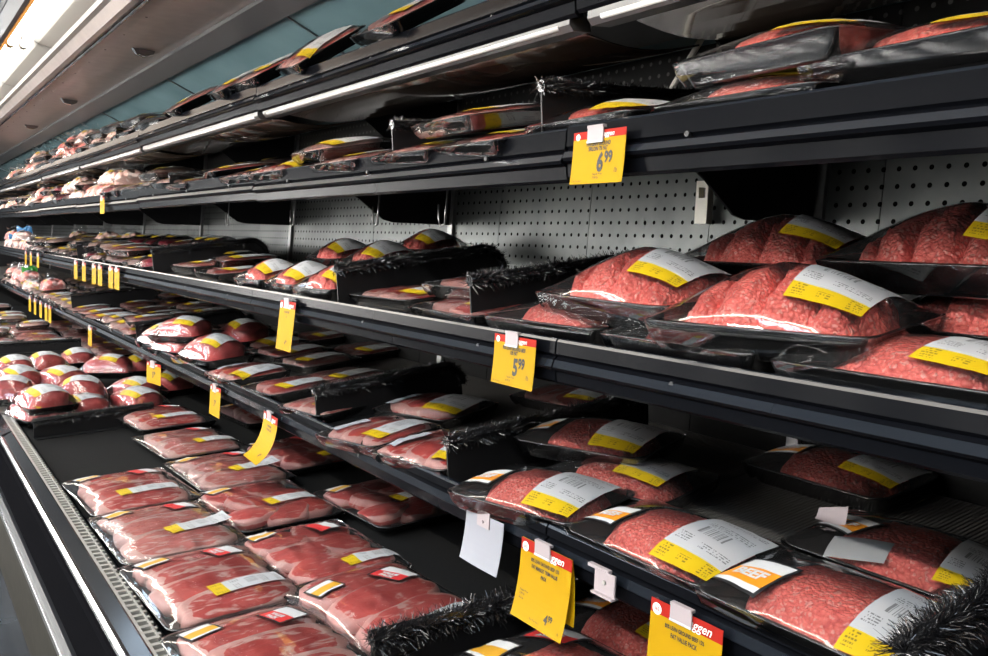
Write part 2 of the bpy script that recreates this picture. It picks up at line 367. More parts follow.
class Pack:
    def __init__(s, hx, hy, rim, dome, p=2., q=.7, seed=0, wr=.0012, meatlift=.0, corner=0.):
        s.hx, s.hy, s.rim, s.dome, s.p, s.q, s.seed, s.wr, s.corner = hx, hy, rim, dome, p, q, seed, wr, corner
    def fz(s, x, y):
        u = min(1, abs(x / s.hx)); v = min(1, abs(y / s.hy))
        f = (1 - u ** s.p) ** s.q * (1 - v ** s.p) ** s.q
        z = s.rim + .0015 + s.dome * f + s.corner * (u * v) ** 6
        z += s.wr * fbm(x * 40, y * 40, s.seed) * (1 - (u * v) ** 4) + s.wr * .8 * math.sin((x * 1.2 + y) * 190 + 4 * fbm(x * 12, y * 12, s.seed + 3)) * max(0, (max(u, v) - .6))
        return z
    def keep(s, x, y, z):       # stay inside the flaring tray walls
        f = min(1, max(0, (z - .006) / s.rim)); lx = s.hx * (.80 + .13 * f); ly = s.hy * (.83 + .12 * f)
        return max(-lx, min(lx, x)), max(-ly, min(ly, y))
    def film(s, mat='film', n=26):
        b = MB()
        def fn(a, c):
            u = math.sin((a - .5) * PI); v = math.sin((c - .5) * PI)
            u = .5 * u + .5 * (2 * a - 1); v = .5 * v + .5 * (2 * c - 1)
            x = s.hx * u * (1 - .05 * abs(v) ** 6); y = s.hy * v * (1 - .04 * abs(u) ** 6)
            return (x, y, s.fz(x, y))
        b.grid(fn, n, n)
        rr = .012
        b.loops([rrect(s.hx * .88, s.hy * .9, rr, .002), rrect(s.hx * .955, s.hy * .965, rr, s.rim * .45), rrect(s.hx * 1.004, s.hy * 1.004, rr, s.rim)], 1)
        return b.mesh('film', [mat, 'filmside'])
    def patch(s, cx, cy, lx, ly, rot, mats, name, off=.0012, n=8, uvs=False, mfun=None, lift=0., extra=None):
        ca, sa = math.cos(math.radians(rot)), math.sin(math.radians(rot))
        def pt(u, v, o=off):
            a = (u - .5) * lx; c = (v - .5) * ly
            x = cx + a * ca - c * sa; y = cy + a * sa + c * ca
            ov = max(0, abs(x) - s.hx) / .01 + max(0, abs(y) - s.hy) / .01
            z = max(s.fz(x, y) - min(.03, ov * .01 * 1.3), .01) + o + lift * max(0, (u - .55)) ** 2
            return (x, y, z)
        b = MB(); b.grid(pt, n, n, 0, uvs, mfun)
        if extra: extra(b, pt)
        return b.mesh(name, mats, True)
    def label(s, cx, cy, lx, ly, rot=0, lift=0.):
        return s.patch(cx, cy, lx, ly, rot, ['label'], 'price_label', .0016, 9, True, None, lift)
    def sticker(s, cx, cy, lx, ly, rot, col='orange', words=None, lift=0.):
        # rows across u: white heading, coloured band, white foot, thin black border
        def mf(u, v):
            if min(u, 1 - u) < .05 or min(v, 1 - v) < .04: return 2
            if col == 'red': return 1 if u < .5 else 0
            return 1 if .2 < u < .62 else 0
        def extra(b, pt):
            if not words: return
            rows = words if isinstance(words, list) else [words]
            for ri, w in enumerate(rows):
                vs, fs = text_geo(w, .30 if len(rows) == 1 else .17, .9, .012)
                wd = max(p[0] for p in vs); base = len(b.v)
                for tx, ty in vs:
                    vv = .5 - (tx - wd / 2) * (1.1 if len(rows) == 1 else 1.0)
                    uu = (.33 if len(rows) == 1 else .28 - ri * .18) + ty
                    b.v.append(pt(min(.99, max(.01, uu)), min(.99, max(.01, vv)), .0026))
                for f in fs: b.face([base + i for i in f], 0)
            for ri, (w, uu0, sz) in enumerate((('Fresh', .68, .16),)):
                vs, fs = text_geo(w, sz, 1., .006, .3); wd = max(p[0] for p in vs); base = len(b.v)
                for tx, ty in vs: b.v.append(pt(min(.99, uu0 + ty), .5 - (tx - wd / 2), .0026))
        mats = ['paper', 'redprint' if col == 'red' else ('gold' if col == 'gold' else 'orange'), 'blackprint']
        return s.patch(cx, cy, lx, ly, rot, mats, 'brand_sticker', .0016, 16, False, mf, lift, extra)
    # --- meat
    def mound(s, mat, ax, ay, h, power=3.2, lobes=0, strands=.0022, n=(40, 56), ox=0, oy=0, flat=2.6, capk=.35):
        sd = s.seed * 7.3
        def fn(a, c):
            u, v = 2 * a - 1, 2 * c - 1
            x = ax * (u * math.sqrt(max(0, 1 - v * v * .36))); y = ay * (v * math.sqrt(max(0, 1 - u * u * .36)))
            r = max(abs(u), abs(v)); rr = (abs(u) ** flat + abs(v) ** flat)
            k = max(0., 1 - min(1, r ** power)) ** .5
            cap = max(0., 1 - capk * rr)
            edge = 1 + .07 * fbm(x * 45, y * 45, sd)
            x *= edge; y *= edge
            z = .007 + h * k * cap
            if lobes:
                ph = (y / ay * .5 + .5) * lobes + .25 * fbm(x * 9, y * 9, sd + 1) + .22 * fbm(x * 22, y * 22, sd + 8)
                crease = abs(math.sin(PI * ph)) ** .45
                z *= .60 + .40 * crease
                x *= .92 + .08 * crease
                z += min(1, k * 2) * (.007 * fbm(x * 62, y * 62, sd + z * 62) + .006 * abs(fbm(x * 120, y * 120, sd + 5 + z * 100))) - .004
            else:
                z *= 1 + .16 * fbm(x * 16, y * 16, sd + 2)
            z += k * strands * (fbm(x * 130, y * 130, sd) + .7 * fbm(x * 260, y * 260, sd + 4))
            z = max(.0065, min(z, s.fz(min(s.hx, max(-s.hx, x)), y) - .0022))
            x, y = s.keep(x, y, z)
            return (x + ox, y + oy, z)
        b = MB(); b.grid(fn, *n)
        return b.mesh('ground_meat', [mat])
    def slab(s, mat, cx, cy, a, bb, th, rot=0, tilt=0, seed=0, z0=.008, sq=2.4, wob=.13, dome=.15):
        rings, seg = 9, 40; b = MB(); M = Matrix.Translation((cx, cy, z0)) @ Matrix.Rotation(math.radians(rot), 4, 'Z') @ Matrix.Rotation(math.radians(tilt), 4, 'X')
        prof = [(0, 1), (.3, 1), (.55, 1), (.75, .99), (.88, .95), (.95, .85), (1.0, .6), (1.0, .25), (.93, 0)]
        grid = []
        for i, (r, hz) in enumerate(prof):
            for k in range(seg):
                t = 2 * PI * k / seg; c, sn = math.cos(t), math.sin(t)
                rad = 1 / ((abs(c) ** sq + abs(sn) ** sq) ** (1 / sq))
                rad *= 1 + wob * fbm(c * 1.5, sn * 1.5, seed * 3.1) + wob * .5 * fbm(c * 3.5, sn * 3.5, seed * 5.7)
                x, y = a * r * rad * c, bb * r * rad * sn
                z = th * hz * (1 + dome * (1 - r * r)) + .0035 * fbm(x * 40, y * 40, seed) * (hz > .2)
                p = M @ Vector((x, y, z))
                px, py = s.keep(p.x, p.y, max(.0065, p.z))
                grid.append((px, py, max(.007, min(p.z, s.fz(px, py) - .0018))))
        b.v = grid
        for i in range(len(prof) - 1):
            for k in range(seg):
                k2 = (k + 1) % seg
                b.face([i * seg + k, (i + 1) * seg + k, (i + 1) * seg + k2, i * seg + k2], 0,
                       [(.76 if i >= 7 else prof[i][0], k / seg), (.76 if i + 1 >= 7 else prof[i + 1][0], k / seg), (.76 if i + 1 >= 7 else prof[i + 1][0], k2 / seg), (.76 if i >= 7 else prof[i][0], k2 / seg)])
        return b.mesh('steak', [mat])

KSC = {'K': (1.15, 1.065, 1, 1), 'C': (1.19, 1.08, 1, 1), 'F': (1.12, 1.03, 1, 1)}
PROTO = {}
def proto(key, name, cat, parts):
    r = empty(name, link=False); r['category'] = cat
    for pname, me in parts:
        o = bpy.data.objects.new(pname, me); o.parent = r
    PROTO[key] = r
    return r
_kids = {}
def place(key, M, label, group=None, name=None):
    src = PROTO[key]; r = src.copy()
    if name: r.name = name
    COL.objects.link(r); r.matrix_world = M @ Matrix.Diagonal(KSC.get(key[0], (1, 1, 1, 1))); r['label'] = label
    if group: r['group'] = group
    if key not in _kids: _kids[key] = list(src.children)
    for ch in _kids[key]:
        c = ch.copy(); c.parent = r; COL.objects.link(c)
    return r

def make_protos():
    # --- flat ground beef trays
    T = tray_mesh(.1025, .15, .036)
    specs = [  # label position (cx,cy), size, rot, sticker
        dict(l=(.0, -.075, .15, .11, 4)), dict(l=(.01, -.06, .14, .10, 0)), dict(l=(.0, -.075, .15, .11, -3)),
        dict(l=(-.015, -.105, .17, .085, 3), st=(-.035, .095, .085, .095, -12, 'orange', 'BEEF'), md=.9),
        dict(l=(.02, -.085, .15, .10, 2), st=(-.01, .10, .07, .085, 0, 'orange', 'BEEF')),
        dict(l=(-.005, -.085, .17, .105, 2), st=(-.03, .105, .07, .085, -8, 'orange', 'BEEF')),
        dict(l=(-.005, -.075, .17, .10, 2), st=(-.03, .105, .07, .085, -8, 'orange', 'BEEF')),
        dict(l=(-.01, -.11, .14, .085, 8), st=(-.01, .09, .06, .09, -25, 'orange', 'BEEF')),
        dict(l=(-.005, -.075, .17, .10, 2), st=(-.02, .115, .07, .07, -8, 'orange', 'BEEF')),
    ]
    for i, d in enumerate(specs):
        P = Pack(.1025, .15, .036, .030, 2.1, .85, i + 1)
        parts = [('tray', T), ('ground_meat', P.mound('ground' if i not in (1, 6) else 'grounddeep', .088, .118, .060, 4.6, oy=-.010)), ('film', P.film()), ('price_label', P.label(*d['l']))]
        if i == 7:
            parts.append(('absorbent_pad', P.patch(-.072, .035, .045, .085, 12, ['paper'], 'absorbent_pad', -.0012)))
            fl = MB(); fl.grid(lambda a, c: (-.03 + .012 * a, .085 + .05 * c, P.fz(-.03, .1) + .002 + .03 * a * a * (1 - c * .5)), 8, 8); parts.append(('film_flap', fl.mesh('film_flap', ['clipplastic'])))
        if 'st' in d: parts.append(('brand_sticker', P.sticker(*d['st'])))
        proto(('G', i), 'ground_beef_tray', 'meat tray', parts)
    P = Pack(.1025, .15, .036, .030, 2.1, .85, 37)
    proto(('G', 10), 'ground_beef_tray', 'meat tray', [('tray', T), ('ground_meat', P.mound('ground', .088, .118, .060, 4.6, oy=-.010)), ('film', P.film()), ('price_label', P.label(.065, -.10, .06, .07, 0))])
    # red value sticker version used on the deck
    P = Pack(.1025, .15, .036, .030, 2.1, .85, 31)
    proto(('G', 9), 'ground_beef_tray', 'meat tray', [('tray', T), ('ground_meat', P.mound('ground', .088, .118, .060, 4.6, oy=-.010)), ('film', P.film()), ('price_label', P.label(.0, -.115, .13, .06, 0)),
          ('brand_sticker', P.sticker(.045, .085, .075, .085, 10, 'red', ['VALUE', 'PACK'])), ('brand_sticker', P.sticker(-.05, .115, .06, .065, -5, 'gold'))])
    # --- big lobed packs
    T = tray_mesh(.125, .165, .045)
    lab = [(-.01, -.082, .15, .10, 2), (-.005, -.078, .14, .10, 8), (.0, -.09, .15, .09, 5), (-.02, -.09, .15, .11, 0), (.0, -.08, .14, .10, 6)]
    for i in range(5):
        P = Pack(.125, .165, .045, .075, 1.55, .74, i + 11, .0012)
        proto(('B', i), 'lobed_ground_beef_pack', 'meat pack', [('tray', T), ('ground_meat', P.mound('ground', .112, .145, .115, 2.3, 4 if i != 3 else 5, .003, (64, 100), flat=2.2, capk=.12)), ('film', P.film('filmb', 34)), ('price_label', P.label(*lab[i]))])
    # --- small lobed packs
    T = tray_mesh(.095, .105, .04)
    lab = [(.0, -.05, .13, .07, 4), (-.005, -.045, .14, .075, 8), (.0, -.05, .13, .07, 0)]
    for i in range(3):
        P = Pack(.095, .105, .04, .056, 1.55, .74, i + 21, .0012)
        proto(('L', i), 'small_lobed_beef_pack', 'meat pack', [('tray', T), ('ground_meat', P.mound('ground', .085, .092, .092, 2.3, 3, .0028, (40, 52), flat=2.2, capk=.12)), ('film', P.film('filmb', 24)), ('price_label', P.label(*lab[i]))])
    # --- cut meat trays
    T = tray_mesh(.095, .125, .03)
    mats = ['steak', 'round', 'round', 'pink', 'steak', 'steak', 'steak', 'pink', 'pink']
    for i in range(9):
        P = Pack(.095, .125, .03, .012 if i not in (4, 6) else .022, 2.6, .8, i + 41, .002 if i != 4 else .004)
        parts = [('tray', T)]; rnd = random.Random(i + 5)
        if i in (1, 2, 8):
            for k in range(2): parts.append(('steak', P.slab(mats[i], -.01 + .02 * k, -.052 + .10 * k, .086, .062, .034, rnd.uniform(-15, 15), 8 - 10 * k, i * 5 + k)))
        elif i == 6:
            parts.append(('steak', P.slab('steak', 0, .005, .084, .108, .05, 5, 0, i, sq=2.3)))
        else:
            for k in range(3): parts.append(('steak', P.slab(mats[i], rnd.uniform(-.008, .008), -.074 + .074 * k, .088, .050, .03, rnd.uniform(-9, 9), 12, i * 5 + k)))
        parts.append(('film', P.film('filmw' if i == 4 else 'film', 22)))
        parts.append(('price_label', P.label(*[(.018, -.06, .145, .07, 6), (.02, -.05, .14, .068, 8), (.015, -.055, .135, .075, 12), (.018, -.02, .15, .062, 5), (.005, -.075, .145, .07, 16), (.015, -.055, .15, .068, 4), (.012, -.06, .15, .095, 8), (.018, -.03, .15, .06, 4), (.01, -.02, .145, .066, 8)][i])))
        if i in (4, 5, 6): parts.append(('brand_sticker', P.patch(-.02, .085, .085, .045, -12, ['cardwhite'], 'brand_sticker')))
        proto(('C', i), 'cut_meat_tray', 'meat tray', parts)
    # --- large steak trays
    T = tray_mesh(.122, .176, .028)
    def strips(P, mat, n, a, bb, th, sd, tilt=14, rot=0, sq=2.8):
        rnd = random.Random(sd); res = []
        for k in range(n):
            y = -.176 * .9 + .176 * 1.8 * (k + .5) / n
            res.append(('steak', P.slab(mat, rnd.uniform(-.006, .006), y, a, bb, th, rot + rnd.uniform(-7, 7), tilt, sd * 9 + k, .01, sq)))
        return res
    for i in range(8):
        P = Pack(.122, .176, .028, .022 if i != 4 else .028, 3.0, .8, i + 61, .0012 if i not in (2, 5) else .0032)
        parts = [('tray', T)]
        if i == 0: parts += strips(P, 'steak', 3, .106, .066, .036, 1)
        elif i == 1: parts += strips(P, 'steak', 4, .108, .054, .032, 2, 14)
        elif i == 2: parts += strips(P, 'pink', 3, .106, .066, .036, 3, 6)
        elif i == 3: parts += strips(P, 'steak', 4, .106, .052, .032, 4, 12, 8)
        elif i == 4: parts += strips(P, 'round', 3, .108, .06, .04, 5, 6, 8, 3.2)
        elif i == 5:
            for k, (x, y, a, bb) in enumerate(((-.045, .09, .055, .06), (.045, .10, .05, .055), (-.03, .0, .06, .055), (.05, .01, .055, .05), (-.02, -.095, .062, .056), (.055, -.09, .05, .055))):
                parts.append(('steak', P.slab('round', x * 1.08, y * 1.05, a * 1.16, bb * 1.16, .03, k * 33, 7 if k % 2 else -4, 60 + k, .009, 2.1)))
        elif i == 6:
            for k, (x, y) in enumerate(((-.05, .10), (.03, .11), (-.03, .02), (.055, .03), (-.055, -.07), (.01, -.1), (.065, -.08))):
                parts.append(('steak', P.slab('round', x * 1.05, y * 1.05, .064, .056, .03, k * 50, 8, 80 + k, .009, 2.2)))
        else: parts += strips(P, 'pink', 4, .106, .056, .032, 8, 10, -6)
        parts.append(('film', P.film('filmw' if i in (2,) else 'film', 28)))
        L_ = [(.02, -.12, .15, .036, 3), (.035, -.085, .13, .042, 6), (.05, -.06, .13, .046, 10), (.02, -.075, .135, .042, 4), (.04, -.135, .12, .04, 12), (.07, -.11, .13, .036, 8), (.04, -.045, .12, .045, 10), (.05, -.07, .12, .044, 8)][i]
        parts.append(('price_label', P.label(*L_, lift=(.0 if i != 2 else .1))))
        if i != 6: parts.append(('brand_sticker', P.sticker(*((.055, .10, .062, .066, 14) if i != 4 else (.055, .06, .066, .075, 22)), 'red', ['VALUE', 'PACK'] if i in (0, 1, 4) else None)))
        if i != 7: parts.append(('brand_sticker', P.sticker(-.07, .128 if i != 4 else .085, .05, .055, 90 + 10, 'gold')))
        proto(('K', i), 'steak_tray', 'steak tray', parts)
    # --- roasts
    T = tray_mesh(.094, .124, .03)
    for i in range(4):
        P = Pack(.094, .124, .03, .068 + .008 * (i % 2), 2.0, .55, i + 81, .0026)
        parts = [('tray', T), ('roast', P.slab('roast', 0, 0, .083, .11, .10, 8 * i, 0, 90 + i, .008, 2.3, .1, .25))]
        parts[1][1].name = 'roast'
        parts += [('film', P.film('filmw', 26)), ('price_label', P.label(*[(.0, -.035, .13, .09, 8), (-.0, -.02, .13, .08, -8), (.005, -.03, .14, .10, 12), (.005, -.045, .125, .08, 16)][i]))]
        proto(('R', i), 'roast_pack', 'roast', parts)
    # --- far-off packs: simple trays of other cuts, and bags
    T = tray_mesh(.095, .125, .03)
    for i, mt in enumerate(('pale', 'pink', 'dark', 'brown', 'round', 'pale')):
        P = Pack(.095, .125, .03, .024 if i != 2 else .045, 2.4, .7, i + 101, .003)
        parts = [('tray', T), ('steak', P.slab(mt, 0, -.045, .075, .055, .04, 5, 5, 120 + i)), ('steak', P.slab(mt, .0, .05, .075, .055, .04, -8, 5, 140 + i)), ('film', P.film('bagfilm' if i in (0, 5) else 'filmw', 16)),
                 ('price_label', P.label(.018, -.04 + .01 * i, .14, .07, 8))]
        proto(('F', i), 'cut_meat_tray', 'meat tray', parts)
    for i, (bm, mt) in enumerate((('bagtop', 'pale'), ('bagblue', 'pale'), ('baggreen', 'pink'), ('bagtop', 'pink'))):
        P = Pack(.085, .095, .012, .075, 2.0, .6, i + 160, .006)
        b = MB()
        def fn(a, c, P=P, sd=i):
            u, v = 2 * a - 1, 2 * c - 1
            x, y = .08 * u, .09 * v; k = max(0, (1 - u ** 4) * (1 - v ** 4))
            return (x, y, .006 + (.07 + .015 * fbm(x * 40, y * 40, sd)) * k ** .5)
        b.grid(fn, 18, 18, 0, True)
        body = b.mesh('bagged_meat', [mt])
        # sealed film header standing up along the far edge
        h = MB(); h.grid(lambda u, v, sd=i: (-.05 + .12 * u, .07 + .012 * fbm(u * 5, v * 3, sd), .05 + .07 * v + .012 * math.sin(u * 9 + sd)), 14, 6)
        proto(('Q', i), 'bagged_meat_pack', 'bagged meat', [('bagged_meat', body), ('film', P.film('bagfilm', 20)), ('bag_header', h.mesh('bag_header', [bm if i in (1, 2) else 'bagfilm'])), ('price_label', P.label(-.02, 0, .07, .06, 10))])
make_protos()

def shelf_matrix(s, x, y, base, rz, extra=0.):
    z0, x0, t = SH[s]; tt = math.radians(t)
    z = z0 + math.tan(tt) * (x - x0) + base
    return Matrix.Translation((x, y, z)) @ Matrix.Rotation(-tt - math.radians(extra), 4, 'Y') @ Matrix.Rotation(math.radians(rz), 4, 'Z')

